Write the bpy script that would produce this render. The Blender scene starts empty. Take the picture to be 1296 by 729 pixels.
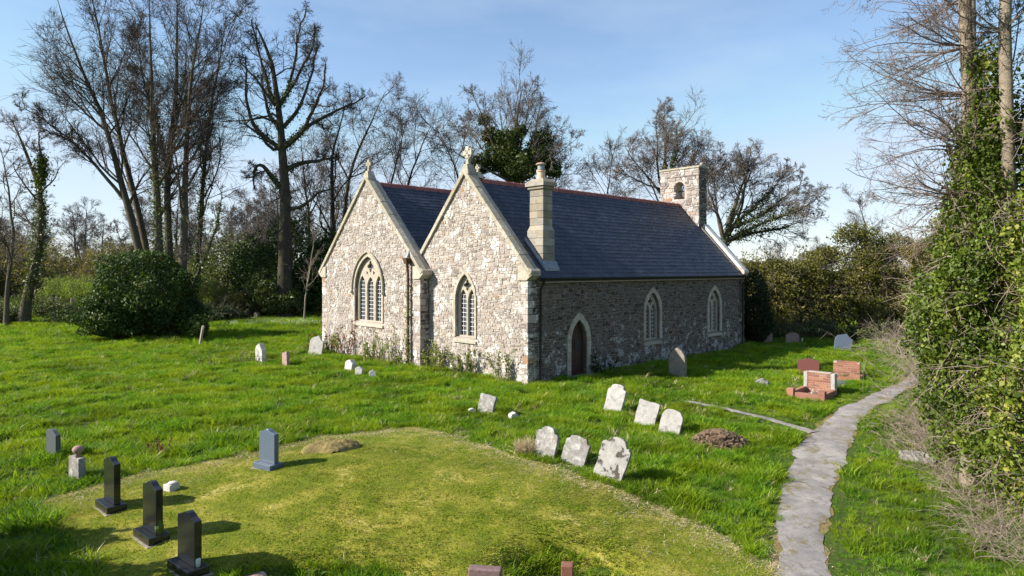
import bpy, bmesh, math, random
import numpy as np
from mathutils import Vector, Matrix
from mathutils.geometry import tessellate_polygon
R = math.radians
SC = bpy.context.scene
COL = SC.collection
random.seed(7)

# ------------------------------------------------------------------ camera
cam = bpy.data.cameras.new('camera')
cam.sensor_width = 36.0
cam.lens = 830 / 1296 * 36
cam.shift_y = -23.5 / 1296
cam.clip_end = 3000
camo = bpy.data.objects.new('camera', cam)
camo.location = (0, 0, 3.9)
camo.rotation_euler = (R(90), 0, 0)
COL.objects.link(camo)
SC.camera = camo

# ------------------------------------------------------------------ sky and sun
SUN_EL = R(32)
SUN_TR = Vector((0.978, 0.21, 0)).normalized()          # the way the light travels over the ground
world = bpy.data.worlds.new('World')
SC.world = world
world.use_nodes = True
wn = world.node_tree
wn.nodes.clear()
wout = wn.nodes.new('ShaderNodeOutputWorld')
wbg = wn.nodes.new('ShaderNodeBackground')
sky = wn.nodes.new('ShaderNodeTexSky')
sky.sky_type = 'NISHITA'
sky.sun_disc = False
sky.sun_elevation = SUN_EL
sky.sun_rotation = math.atan2(-SUN_TR.x, -SUN_TR.y)
sky.air_density = 1.0
sky.dust_density = 0.08
sky.ozone_density = 1.3
wbg.inputs['Strength'].default_value = 0.10
tc = wn.nodes.new('ShaderNodeTexCoord')
mp = wn.nodes.new('ShaderNodeMapping')
mp.inputs['Scale'].default_value = (1.3, 1.3, 4.5)
cn = wn.nodes.new('ShaderNodeTexNoise')
cn.inputs['Scale'].default_value = 1.6
cn.inputs['Detail'].default_value = 7
cn.inputs['Roughness'].default_value = 0.55
cr = wn.nodes.new('ShaderNodeValToRGB')
cr.color_ramp.elements[0].position = 0.48
cr.color_ramp.elements[0].color = (0.0, 0.0, 0.0, 1)
cr.color_ramp.elements[1].position = 0.80
cr.color_ramp.elements[1].color = (0.32, 0.32, 0.32, 1)
cm = wn.nodes.new('ShaderNodeMixRGB')
cm.inputs['Color2'].default_value = (4.3, 5.0, 5.8, 1)
wn.links.new(tc.outputs['Generated'], mp.inputs['Vector'])
wn.links.new(mp.outputs['Vector'], cn.inputs['Vector'])
wn.links.new(cn.outputs['Fac'], cr.inputs['Fac'])
wn.links.new(cr.outputs['Color'], cm.inputs['Fac'])
wn.links.new(sky.outputs['Color'], cm.inputs['Color1'])
cl = wn.nodes.new('ShaderNodeMixRGB')                                 # soft brightness cap: pulls bright sky down towards thin white cloud
cl.blend_type = 'DARKEN'
cl.inputs['Fac'].default_value = 0.68
cl.inputs['Color2'].default_value = (3.2, 3.7, 4.5, 1)
wn.links.new(cm.outputs['Color'], cl.inputs['Color1'])
wn.links.new(cl.outputs['Color'], wbg.inputs['Color'])
wn.links.new(wbg.outputs['Background'], wout.inputs['Surface'])

sl = bpy.data.lights.new('sun', 'SUN')
sl.energy = 5.0
sl.angle = R(0.53)
sl.color = (1.0, 0.93, 0.82)
so = bpy.data.objects.new('sun', sl)
so.rotation_euler = Vector((SUN_TR.x * math.cos(SUN_EL), SUN_TR.y * math.cos(SUN_EL), -math.sin(SUN_EL))).to_track_quat('-Z', 'Y').to_euler()
so.location = (-20, -8, 20)
COL.objects.link(so)

SC.view_settings.view_transform = 'Standard'
SC.view_settings.look = 'None'
SC.view_settings.exposure = 1.05
SC.view_settings.gamma = 1.0
SC.view_settings.use_curve_mapping = False
SC.cycles.max_bounces = 6
SC.cycles.diffuse_bounces = 3
SC.cycles.transmission_bounces = 4
SC.cycles.use_denoising = True

# ------------------------------------------------------------------ ground shape
def sm(a, b, x):
    t = np.clip((np.asarray(x, float) - a) / (b - a), 0, 1)
    return t * t * (3 - 2 * t)

def G(x, y):
    x = np.asarray(x, float)
    y = np.asarray(y, float)
    z = -0.4 * (1 - sm(9, 20, y))
    q = ((x + 2.2) / 6.0) ** 2 + ((y - 12.2) / 3.8) ** 2
    z = z + 0.40 * np.exp(-q * 1.2)
    z = z + 0.9 * sm(42, 66, y) * (1 - sm(-12, 4, x))
    h = ((x - 0.75) / 0.85) ** 2 + ((y - 9.25) / 0.6) ** 2          # the hollow at the foot of the mown bank
    z = z - 0.46 * np.exp(-h ** 2)
    h2 = ((x + 2.6) / 1.3) ** 2 + ((y - 8.9) / 0.45) ** 2
    z = z - 0.22 * np.exp(-h2 ** 2)
    bank = sm(1.7, 3.6, hedge_d(x, y))                              # bank under the ivy trees
    z = z + 0.35 * bank
    z = z + 0.03 * np.sin(x * 1.3 + 0.4 * y) * np.cos(y * 0.9 - 0.3 * x)
    return z

PATH = np.array([(3.1, 7.2), (3.74, 8.48), (4.03, 9.14), (4.44, 10.12), (5.23, 11.68), (6.36, 13.75), (7.34, 15.35), (8.65, 17.22), (9.95, 18.68), (12.21, 21.02), (14.58, 23.63), (18.5, 27.5), (24, 33)])
PATHW = np.array([0.44, 0.42, 0.41, 0.40, 0.385, 0.44, 0.48, 0.42, 0.32, 0.24, 0.2, 0.2, 0.2])
BRANCH = np.array([(7.40, 16.1), (6.74, 17.3), (5.95, 18.49), (5.2, 19.5)])
BRANCHW = np.array([0.22, 0.17, 0.10, 0.04])

def seg_d(x, y, pl, w=None):
    x = np.asarray(x, float)
    y = np.asarray(y, float)
    best = np.full(np.broadcast(x, y).shape, 1e9)
    for i in range(len(pl) - 1):
        a = pl[i]
        b = pl[i + 1]
        d = b - a
        t = np.clip(((x - a[0]) * d[0] + (y - a[1]) * d[1]) / (d @ d), 0, 1)
        dd = np.hypot(x - a[0] - t * d[0], y - a[1] - t * d[1])
        if w is not None:
            dd = dd - (w[i] + (w[i + 1] - w[i]) * t)
        best = np.minimum(best, dd)
    return best

def hedge_d(x, y):                                                   # signed distance to the right of the path
    x = np.asarray(x, float)
    y = np.asarray(y, float)
    px = np.interp(y, PATH[:, 1], PATH[:, 0])
    return (x - px) * 0.8

MOW = np.array([(-8.46, 11.55), (-7.93, 12.24), (-7.24, 12.83), (-6.3, 13.48), (-5.44, 14.21), (-4.54, 15.2), (-3.6, 15.88), (-2.41, 16.24), (-1.24, 15.15), (-0.13, 13.83), (0.81, 12.91), (1.65, 12.23), (2.17, 11.83), (2.9, 10.84), (3.45, 9.82), (3.66, 9.13), (3.2, 7.0), (1.28, 6.4), (-2.3, 6.4), (-4.54, 7.0), (-5.89, 9.27), (-6.99, 10.3)])

def in_poly(x, y, poly):
    x = np.asarray(x, float)
    y = np.asarray(y, float)
    c = np.zeros(x.shape, bool)
    j = len(poly) - 1
    for i in range(len(poly)):
        xi, yi = poly[i]
        xj, yj = poly[j]
        m = ((yi > y) != (yj > y)) & (x < (xj - xi) * (y - yi) / (yj - yi + 1e-12) + xi)
        c ^= m
        j = i
    return c

# ------------------------------------------------------------------ node helpers
def ramp(nt, fac, stops):
    n = nt.nodes.new('ShaderNodeValToRGB')
    e = n.color_ramp.elements
    while len(e) < len(stops):
        e.new(0.5)
    for k, (p, c) in enumerate(stops):
        e[k].position = p
        e[k].color = (c[0], c[1], c[2], 1) if not isinstance(c, (int, float)) else (c, c, c, 1)
    nt.links.new(fac, n.inputs['Fac'])
    return n.outputs['Color']

def wpos(nt):
    return nt.nodes.new('ShaderNodeNewGeometry').outputs['Position']

def noise(nt, scale, detail=4, rough=0.6, vec=None, dist=0.0, stretch=None):
    n = nt.nodes.new('ShaderNodeTexNoise')
    n.inputs['Scale'].default_value = scale
    n.inputs['Detail'].default_value = detail
    n.inputs['Roughness'].default_value = rough
    n.inputs['Distortion'].default_value = dist
    v = vec if vec is not None else wpos(nt)
    if stretch:
        m = nt.nodes.new('ShaderNodeMapping')
        m.inputs['Scale'].default_value = stretch
        nt.links.new(v, m.inputs['Vector'])
        v = m.outputs['Vector']
    nt.links.new(v, n.inputs['Vector'])
    return n.outputs['Fac']

def mix(nt, f, a, b, mode='MIX'):
    n = nt.nodes.new('ShaderNodeMixRGB')
    n.blend_type = mode
    for s, v in (('Fac', f), ('Color1', a), ('Color2', b)):
        if isinstance(v, (int, float)):
            n.inputs[s].default_value = v if s == 'Fac' else (v, v, v, 1)
        elif isinstance(v, tuple):
            n.inputs[s].default_value = (*v[:3], 1)
        else:
            nt.links.new(v, n.inputs[s])
    return n.outputs['Color']

def math_n(nt, op, a, b=None):
    n = nt.nodes.new('ShaderNodeMath')
    n.operation = op
    for i, v in enumerate((a, b)):
        if v is None:
            continue
        if isinstance(v, (int, float)):
            n.inputs[i].default_value = v
        else:
            nt.links.new(v, n.inputs[i])
    return n.outputs[0]

def tone(nt):                                                        # random number of one piece: mesh attribute + object random
    a = nt.nodes.new('ShaderNodeAttribute')
    a.attribute_name = 'tone'
    o = nt.nodes.new('ShaderNodeObjectInfo')
    return math_n(nt, 'FRACT', math_n(nt, 'ADD', a.outputs['Fac'], o.outputs['Random']))

def bump(nt, b, h, strength=0.3, dist=0.02):
    n = nt.nodes.new('ShaderNodeBump')
    n.inputs['Strength'].default_value = strength
    n.inputs['Distance'].default_value = dist
    nt.links.new(h, n.inputs['Height'])
    nt.links.new(n.outputs['Normal'], b.inputs['Normal'])

def new_mat(name, rough=0.85, spec=0.3, metal=0.0):
    m = bpy.data.materials.new(name)
    m.use_nodes = True
    b = m.node_tree.nodes['Principled BSDF']
    b.inputs['Roughness'].default_value = rough
    b.inputs['Specular IOR Level'].default_value = spec
    b.inputs['Metallic'].default_value = metal
    return m, m.node_tree, b

M = {}
def stone_mat(name, stops, lich=None, lich_th=(0.55, 0.62), lich_scale=3.0, fine=18, low_lich=False, rough=0.9, b_str=0.5, moss=None):
    m, nt, b = new_mat(name, rough, 0.2)
    base = ramp(nt, tone(nt), stops)
    n2 = noise(nt, fine, 6, 0.7)
    c = mix(nt, 1.0, base, ramp(nt, n2, [(0.25, 0.62), (0.6, 1.0), (0.8, 1.25)]), 'MULTIPLY')
    if lich:
        ln = noise(nt, lich_scale, 9, 0.68, dist=0.4)
        if low_lich:                                                # lichen and old limewash splash, thicker near the ground
            sx = nt.nodes.new('ShaderNodeSeparateXYZ')
            nt.links.new(wpos(nt), sx.inputs[0])
            ln = math_n(nt, 'ADD', ln, math_n(nt, 'MULTIPLY', math_n(nt, 'SUBTRACT', 1.6, sx.outputs['Z']), 0.055))
        f = ramp(nt, ln, [(lich_th[0], 0.0), (lich_th[1], 1.0)])
        c = mix(nt, f, c, mix(nt, noise(nt, 30, 3), lich, tuple(0.72 * v for v in lich)))
    if moss:
        mn = noise(nt, 1.1, 8, 0.7)
        c = mix(nt, ramp(nt, mn, [(0.52, 0.0), (0.7, 0.8)]), c, moss)
    nt.links.new(c, b.inputs['Base Color'])
    bump(nt, b, noise(nt, 26, 8, 0.75), b_str, 0.03)
    M[name] = m
    return m

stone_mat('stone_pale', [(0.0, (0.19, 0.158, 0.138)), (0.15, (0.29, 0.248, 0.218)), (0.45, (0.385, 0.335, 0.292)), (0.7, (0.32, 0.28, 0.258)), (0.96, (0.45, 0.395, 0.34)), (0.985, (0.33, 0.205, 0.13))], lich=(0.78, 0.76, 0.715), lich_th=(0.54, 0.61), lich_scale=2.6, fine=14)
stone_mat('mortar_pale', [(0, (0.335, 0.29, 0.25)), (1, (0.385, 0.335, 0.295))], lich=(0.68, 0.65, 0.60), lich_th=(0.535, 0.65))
stone_mat('stone_dark_shaded', [(0.0, (0.055, 0.044, 0.036)), (0.25, (0.098, 0.080, 0.066)), (0.5, (0.150, 0.125, 0.102)), (0.75, (0.108, 0.098, 0.090)), (0.93, (0.195, 0.165, 0.132)), (1.0, (0.15, 0.09, 0.06))], lich=(0.46, 0.46, 0.44), lich_th=(0.565, 0.625), lich_scale=3.2, low_lich=True)  # dark rubble, its colour deepened further to carry the south side's shade
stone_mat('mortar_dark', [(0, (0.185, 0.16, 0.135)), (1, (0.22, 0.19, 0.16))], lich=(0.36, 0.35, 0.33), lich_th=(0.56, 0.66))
stone_mat('dressed_stone', [(0, (0.36, 0.315, 0.25)), (0.5, (0.42, 0.37, 0.30)), (1, (0.47, 0.42, 0.345))], fine=9, lich=(0.72, 0.68, 0.58), lich_th=(0.6, 0.75), b_str=0.25)
stone_mat('coping_stone', [(0, (0.31, 0.275, 0.21)), (0.5, (0.37, 0.335, 0.265)), (1, (0.43, 0.395, 0.32))], fine=7, lich=(0.62, 0.58, 0.48), lich_th=(0.55, 0.7), moss=(0.27, 0.22, 0.10), b_str=0.4)
stone_mat('coping_white', [(0, (0.60, 0.57, 0.52)), (1, (0.70, 0.67, 0.62))], fine=7, b_str=0.3)
stone_mat('chimney_stone', [(0, (0.20, 0.18, 0.158)), (0.5, (0.28, 0.255, 0.222)), (1, (0.36, 0.33, 0.29))], fine=8, lich=(0.20, 0.18, 0.15), lich_th=(0.55, 0.7), lich_scale=4, moss=(0.30, 0.24, 0.12))
stone_mat('old_white', [(0, (0.34, 0.325, 0.305)), (1, (0.42, 0.405, 0.385))], fine=7, lich=(0.24, 0.22, 0.20), lich_th=(0.53, 0.66), lich_scale=6, b_str=0.5)
stone_mat('old_grey', [(0, (0.21, 0.198, 0.185)), (1, (0.28, 0.265, 0.25))], fine=6, lich=(0.46, 0.45, 0.43), lich_th=(0.48, 0.62), lich_scale=7, moss=(0.15, 0.13, 0.10), b_str=0.6)
stone_mat('old_spotted', [(0, (0.30, 0.285, 0.268)), (1, (0.35, 0.335, 0.315))], fine=6, lich=(0.085, 0.075, 0.065), lich_th=(0.535, 0.575), lich_scale=5.5, b_str=0.6)
stone_mat('old_dark', [(0, (0.24, 0.21, 0.17)), (1, (0.30, 0.26, 0.21))], fine=7, lich=(0.42, 0.38, 0.32), lich_th=(0.58, 0.7), lich_scale=5, b_str=0.5)
stone_mat('old_brown', [(0, (0.33, 0.22, 0.18)), (1, (0.40, 0.28, 0.23))], fine=7, lich=(0.55, 0.50, 0.46), lich_th=(0.6, 0.72), lich_scale=5, b_str=0.5)
stone_mat('limestone_block', [(0, (0.50, 0.48, 0.45)), (1, (0.60, 0.58, 0.55))], fine=7, lich=(0.35, 0.33, 0.29), lich_th=(0.66, 0.76), lich_scale=5, b_str=0.5)
stone_mat('brick_red', [(0, (0.22, 0.095, 0.066)), (0.4, (0.30, 0.135, 0.09)), (0.8, (0.36, 0.18, 0.12)), (1, (0.19, 0.09, 0.07))], fine=24, b_str=0.4, lich=(0.30, 0.26, 0.20), lich_th=(0.58, 0.72), lich_scale=6)
stone_mat('mortar_grey', [(0, (0.42, 0.37, 0.31)), (1, (0.46, 0.41, 0.35))], fine=24)
stone_mat('ridge_tile', [(0, (0.24, 0.085, 0.066)), (0.5, (0.30, 0.11, 0.085)), (1, (0.22, 0.085, 0.075))], fine=14, lich=(0.42, 0.36, 0.32), lich_th=(0.66, 0.8), lich_scale=6, b_str=0.2, rough=0.75)
stone_mat('terracotta_pale', [(0, (0.62, 0.44, 0.31)), (1, (0.66, 0.48, 0.35))], fine=14, b_str=0.2)
stone_mat('soil', [(0, (0.17, 0.115, 0.075)), (1, (0.20, 0.14, 0.09))], fine=9, b_str=0.9)
stone_mat('bark_grey', [(0, (0.085, 0.070, 0.052)), (1, (0.105, 0.085, 0.062))], fine=5, lich=(0.12, 0.115, 0.05), lich_th=(0.5, 0.65), lich_scale=1.5, b_str=0.8)
stone_mat('bark_dark', [(0, (0.045, 0.037, 0.028)), (1, (0.06, 0.05, 0.038))], fine=5, lich=(0.085, 0.085, 0.035), lich_th=(0.52, 0.66), lich_scale=1.2, b_str=0.8)
stone_mat('bark_pale', [(0, (0.24, 0.195, 0.145)), (1, (0.29, 0.24, 0.18))], fine=8, lich=(0.42, 0.37, 0.29), lich_th=(0.55, 0.7), lich_scale=4, moss=(0.22, 0.17, 0.09), b_str=0.8)
stone_mat('twig_brown', [(0, (0.085, 0.064, 0.05)), (1, (0.115, 0.09, 0.07))], fine=3, b_str=0.0)
stone_mat('twig_grey', [(0, (0.13, 0.105, 0.088)), (1, (0.17, 0.138, 0.115))], fine=3, b_str=0.0)
stone_mat('twig_pale', [(0, (0.26, 0.20, 0.165)), (1, (0.34, 0.27, 0.22))], fine=3, b_str=0.0)
stone_mat('twig_far', [(0, (0.135, 0.116, 0.105)), (1, (0.175, 0.15, 0.135))], fine=3, b_str=0.0)
stone_mat('twig_mauve', [(0, (0.17, 0.125, 0.105)), (1, (0.23, 0.175, 0.15))], fine=3, b_str=0.0)
stone_mat('straw', [(0, (0.44, 0.355, 0.21)), (0.5, (0.56, 0.465, 0.29)), (1, (0.38, 0.29, 0.17))], fine=3, b_str=0.0)
stone_mat('post_wood', [(0, (0.22, 0.18, 0.13)), (1, (0.32, 0.27, 0.20))], fine=10, b_str=0.4)

def simple(name, col, rough, spec=0.5, metal=0.0, var=0.25, sc=8.0, bs=0.0):
    m, nt, b = new_mat(name, rough, spec, metal)
    c = mix(nt, 1.0, col, ramp(nt, noise(nt, sc, 5), [(0.3, 1 - var), (0.7, 1 + var)]), 'MULTIPLY')
    nt.links.new(c, b.inputs['Base Color'])
    if bs:
        bump(nt, b, noise(nt, sc * 3, 5), bs)
    M[name] = m
simple('granite_black', (0.012, 0.012, 0.014), 0.16, 0.5, sc=60)
simple('granite_grey', (0.07, 0.076, 0.085), 0.45, 0.4, sc=90, var=0.4)
simple('granite_blue', (0.085, 0.11, 0.15), 0.35, 0.5, sc=90, var=0.3)
simple('granite_red', (0.15, 0.055, 0.05), 0.35, 0.5, sc=60)
simple('marble_pink', (0.42, 0.25, 0.22), 0.5, sc=20)
simple('kerb_purple', (0.16, 0.10, 0.10), 0.7, sc=20)
simple('iron_black', (0.012, 0.012, 0.013), 0.45, 0.4, sc=12)
simple('iron_rust', (0.10, 0.055, 0.035), 0.8, 0.2, sc=9, var=0.6)
simple('lead', (0.20, 0.22, 0.25), 0.5, 0.4, 0.0, sc=6)
simple('timber_fascia', (0.30, 0.24, 0.16), 0.7, sc=9)
simple('glazing_bar', (0.62, 0.62, 0.62), 0.5, sc=9, var=0.1)
simple('glass', (0.035, 0.04, 0.05), 0.08, 0.9, sc=3, var=0.5)
simple('inside_dark', (0.01, 0.01, 0.01), 0.9, 0.0)
simple('door_wood', (0.048, 0.022, 0.015), 0.55, 0.35, sc=14, var=0.4)
simple('glass_green', (0.45, 0.52, 0.50), 0.15, 0.6, sc=8)

def slate_mat():
    m, nt, b = new_mat('slate', 0.55, 0.4)
    c = ramp(nt, tone(nt), [(0, (0.026, 0.030, 0.046)), (0.5, (0.034, 0.039, 0.058)), (0.9, (0.046, 0.050, 0.068)), (1, (0.030, 0.030, 0.042))])
    c = mix(nt, 1.0, c, ramp(nt, noise(nt, 1.4, 6), [(0.3, 0.75), (0.7, 1.2)]), 'MULTIPLY')
    nt.links.new(c, b.inputs['Base Color'])
    bump(nt, b, noise(nt, 20, 5), 0.2, 0.01)
    M['slate'] = m
slate_mat()

def leaf_mat(name, stops, trans=0.35, rough=0.5, spec=0.35, patch=None, patch_sc=0.35):
    m, nt, b = new_mat(name, rough, spec)
    c = ramp(nt, tone(nt), stops)
    if patch:
        f = ramp(nt, noise(nt, patch_sc, 5, 0.6), [(0.42, 0.0), (0.62, 1.0)])
        c = mix(nt, f, c, mix(nt, 0.75, c, patch))
        c = mix(nt, 1.0, c, ramp(nt, noise(nt, 0.33, 6, 0.65), [(0.34, 0.62), (0.5, 1.0), (0.66, 1.12)]), 'MULTIPLY')
    nt.links.new(c, b.inputs['Base Color'])
    t = nt.nodes.new('ShaderNodeBsdfTranslucent')
    nt.links.new(mix(nt, 1.0, c, (1.25, 1.2, 0.55), 'MULTIPLY'), t.inputs['Color'])
    mx = nt.nodes.new('ShaderNodeMixShader')
    mx.inputs[0].default_value = trans
    nt.links.new(b.outputs[0], mx.inputs[1])
    nt.links.new(t.outputs[0], mx.inputs[2])
    nt.links.new(mx.outputs[0], nt.nodes['Material Output'].inputs['Surface'])
    M[name] = m
leaf_mat('grass_blade', [(0, (0.040, 0.125, 0.006)), (0.35, (0.095, 0.225, 0.009)), (0.8, (0.185, 0.33, 0.014)), (1, (0.32, 0.38, 0.05))], 0.45, 0.55, 0.2, patch=(0.26, 0.335, 0.012), patch_sc=0.7)
leaf_mat('mown_blade', [(0, (0.060, 0.15, 0.006)), (0.4, (0.135, 0.225, 0.010)), (0.75, (0.22, 0.29, 0.018)), (1, (0.44, 0.41, 0.10))], 0.35, 0.7, 0.1, patch=(0.38, 0.37, 0.08), patch_sc=1.7)
leaf_mat('leaf_dark', [(0, (0.016, 0.036, 0.009)), (0.5, (0.026, 0.056, 0.013)), (0.8, (0.055, 0.098, 0.018)), (1, (0.13, 0.17, 0.03))], 0.25, 0.6, 0.25)
leaf_mat('leaf_ivy', [(0, (0.034, 0.060, 0.008)), (0.5, (0.080, 0.122, 0.013)), (0.8, (0.155, 0.20, 0.022)), (1, (0.30, 0.28, 0.06))], 0.25, 0.5, 0.3)
leaf_mat('leaf_ivy_far', [(0, (0.04, 0.066, 0.011)), (0.6, (0.08, 0.112, 0.02)), (1, (0.145, 0.165, 0.032))], 0.25, 0.5, 0.4)
leaf_mat('leaf_olive', [(0, (0.085, 0.095, 0.018)), (0.5, (0.145, 0.145, 0.03)), (0.85, (0.215, 0.195, 0.05)), (1, (0.28, 0.225, 0.09))], 0.35, 0.6, 0.2)
leaf_mat('leaf_fresh', [(0, (0.13, 0.20, 0.03)), (0.6, (0.20, 0.28, 0.045)), (1, (0.29, 0.34, 0.08))], 0.4, 0.6, 0.2)
leaf_mat('leaf_weed', [(0, (0.10, 0.16, 0.035)), (0.6, (0.17, 0.23, 0.05)), (1, (0.33, 0.33, 0.10))], 0.4, 0.6, 0.2)
leaf_mat('leaf_dock', [(0, (0.035, 0.095, 0.012)), (0.6, (0.065, 0.14, 0.02)), (1, (0.12, 0.19, 0.04))], 0.35, 0.55, 0.25)
leaf_mat('leaf_yew', [(0, (0.012, 0.024, 0.009)), (1, (0.024, 0.042, 0.013))], 0.1, 0.6, 0.2)
leaf_mat('needle_blue', [(0, (0.022, 0.035, 0.028)), (1, (0.045, 0.065, 0.045))], 0.15, 0.6, 0.2)
leaf_mat('leaf_rust', [(0, (0.14, 0.055, 0.025)), (1, (0.26, 0.12, 0.05))], 0.25, 0.7, 0.2)
leaf_mat('petal_white', [(0, (0.55, 0.62, 0.60)), (1, (0.80, 0.84, 0.86))], 0.3, 0.7, 0.2)

def ground_mat():
    m, nt, b = new_mat('ground_grass', 0.95, 0.1)
    c = ramp(nt, noise(nt, 0.6, 6), [(0.3, (0.035, 0.07, 0.010)), (0.6, (0.06, 0.10, 0.016)), (0.8, (0.09, 0.10, 0.03))])
    c = mix(nt, ramp(nt, noise(nt, 9, 6), [(0.45, 0.0), (0.75, 0.6)]), c, (0.10, 0.075, 0.035))
    nt.links.new(c, b.inputs['Base Color'])
    bump(nt, b, noise(nt, 12, 6), 0.8, 0.05)
    M['ground_grass'] = m
    m, nt, b = new_mat('mown_turf', 0.95, 0.1)
    c = ramp(nt, noise(nt, 1.1, 8, 0.65, dist=0.6), [(0.32, (0.07, 0.115, 0.006)), (0.47, (0.14, 0.16, 0.012)), (0.58, (0.25, 0.23, 0.035)), (0.70, (0.44, 0.37, 0.12))])
    c = mix(nt, ramp(nt, noise(nt, 14, 6), [(0.5, 0.0), (0.72, 0.7)]), c, (0.12, 0.10, 0.04))
    nt.links.new(c, b.inputs['Base Color'])
    bump(nt, b, noise(nt, 16, 6), 0.8, 0.03)
    M['mown_turf'] = m
    m, nt, b = new_mat('path_concrete', 0.9, 0.2)
    c = ramp(nt, noise(nt, 1.6, 8, 0.65), [(0.3, (0.16, 0.145, 0.14)), (0.5, (0.26, 0.24, 0.23)), (0.68, (0.37, 0.34, 0.32))])
    c = mix(nt, ramp(nt, noise(nt, 5.5, 9, 0.75, dist=0.8), [(0.52, 0.0), (0.66, 0.7)]), c, (0.10, 0.088, 0.07))
    c = mix(nt, ramp(nt, noise(nt, 2.2, 9, 0.75, dist=0.5), [(0.53, 0.0), (0.62, 0.9)]), c, (0.17, 0.14, 0.055))
    nt.links.new(c, b.inputs['Base Color'])
    bump(nt, b, noise(nt, 30, 8, 0.75), 0.6, 0.02)
    M['path_concrete'] = m
    m, nt, b = new_mat('path_edge', 0.95, 0.1)
    c = ramp(nt, noise(nt, 4, 8, 0.7), [(0.3, (0.10, 0.085, 0.045)), (0.5, (0.22, 0.17, 0.07)), (0.7, (0.13, 0.14, 0.04))])
    nt.links.new(c, b.inputs['Base Color'])
    bump(nt, b, noise(nt, 22, 8), 0.8, 0.03)
    M['path_edge'] = m
ground_mat()

# ------------------------------------------------------------------ object helpers
def empty(name, loc=(0, 0, 0), rz=0.0, parent=None):
    o = bpy.data.objects.new(name, None)
    o.location = loc
    o.rotation_euler = (0, 0, rz)
    o.empty_display_size = 0.3
    if parent:
        o.parent = parent
    COL.objects.link(o)
    return o

def tag(o, label=None, cat=None, group=None, kind=None):
    for k, v in (('label', label), ('category', cat), ('group', group), ('kind', kind)):
        if v:
            o[k] = v
    return o

def link(name, me, mat=None, parent=None, loc=(0, 0, 0)):
    if mat:
        me.materials.clear()
        me.materials.append(M[mat])
    o = bpy.data.objects.new(name, me)
    o.location = loc
    if parent:
        o.parent = parent
    COL.objects.link(o)
    return o

def np_mesh(name, verts, faces, tones=None, smooth=False):
    verts = np.asarray(verts, np.float32).reshape(-1, 3)
    faces = np.asarray(faces, np.int32)
    me = bpy.data.meshes.new(name)
    k = faces.shape[1]
    n = len(faces)
    me.vertices.add(len(verts))
    me.vertices.foreach_set('co', verts.ravel())
    me.loops.add(n * k)
    me.loops.foreach_set('vertex_index', faces.ravel())
    me.polygons.add(n)
    me.polygons.foreach_set('loop_start', np.arange(0, n * k, k, dtype=np.int32))
    me.polygons.foreach_set('loop_total', np.full(n, k, np.int32))
    if smooth:
        me.polygons.foreach_set('use_smooth', np.ones(n, bool))
    me.update(calc_edges=True)
    if tones is not None:
        a = me.attributes.new('tone', 'FLOAT', 'POINT')
        a.data.foreach_set('value', np.asarray(tones, np.float32))
    return me

class MB:
    def __init__(self):
        self.v = []
        self.f = []
        self.t = []
    def add(self, vs, fs, tn=None):
        b = len(self.v)
        self.v += [tuple(p) for p in vs]
        self.f += [tuple(b + i for i in f) for f in fs]
        self.t += [random.random() if tn is None else tn] * len(vs)
    def hexa(self, p, tn=None):                                      # p: 8 corners, bottom loop then top loop
        self.add(p, [(3, 2, 1, 0), (4, 5, 6, 7), (0, 1, 5, 4), (1, 2, 6, 5), (2, 3, 7, 6), (3, 0, 4, 7)], tn)
    def box(self, x0, x1, y0, y1, z0, z1, tn=None):
        self.hexa([(x0, y0, z0), (x1, y0, z0), (x1, y1, z0), (x0, y1, z0), (x0, y0, z1), (x1, y0, z1), (x1, y1, z1), (x0, y1, z1)], tn)
    def tube(self, pts, rad, k=8, tn=None, cap=True):
        pts = np.array(pts, float)[None]
        rad = np.broadcast_to(np.array(rad, float), pts.shape[1:2])[None]
        v, q = tubes(pts, rad, k)
        fs = [tuple(x) for x in q]
        n = pts.shape[1]
        if cap:
            fs += [tuple(range(k - 1, -1, -1)), tuple(range((n - 1) * k, n * k))]
        self.add(v, fs, tn)
    def lathe(self, prof, k=16, c=(0, 0, 0), tn=None):               # prof: (r, z) bottom to top
        vs = [(c[0] + r * math.cos(2 * math.pi * i / k), c[1] + r * math.sin(2 * math.pi * i / k), c[2] + z) for r, z in prof for i in range(k)]
        fs = [(j * k + i, j * k + (i + 1) % k, (j + 1) * k + (i + 1) % k, (j + 1) * k + i) for j in range(len(prof) - 1) for i in range(k)]
        fs += [tuple(range(k - 1, -1, -1)), tuple(range((len(prof) - 1) * k, len(prof) * k))]
        self.add(vs, fs, tn)
    def mesh(self, name, smooth=False):
        me = bpy.data.meshes.new(name)
        me.from_pydata(self.v, [], self.f)
        a = me.attributes.new('tone', 'FLOAT', 'POINT')
        a.data.foreach_set('value', np.array(self.t, np.float32))
        if smooth:
            me.polygons.foreach_set('use_smooth', np.ones(len(me.polygons), bool))
        me.update()
        return me
    def build(self, name, mat, parent=None, smooth=False, loc=(0, 0, 0), bevel=0.0):
        o = link(name, self.mesh(name, smooth), mat, parent, loc)
        if bevel:
            md = o.modifiers.new('bevel', 'BEVEL')
            md.width = bevel
            md.segments = 2
            md.limit_method = 'ANGLE'
        return o

def norm(a):
    return a / np.maximum(np.linalg.norm(a, axis=-1, keepdims=True), 1e-9)

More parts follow.
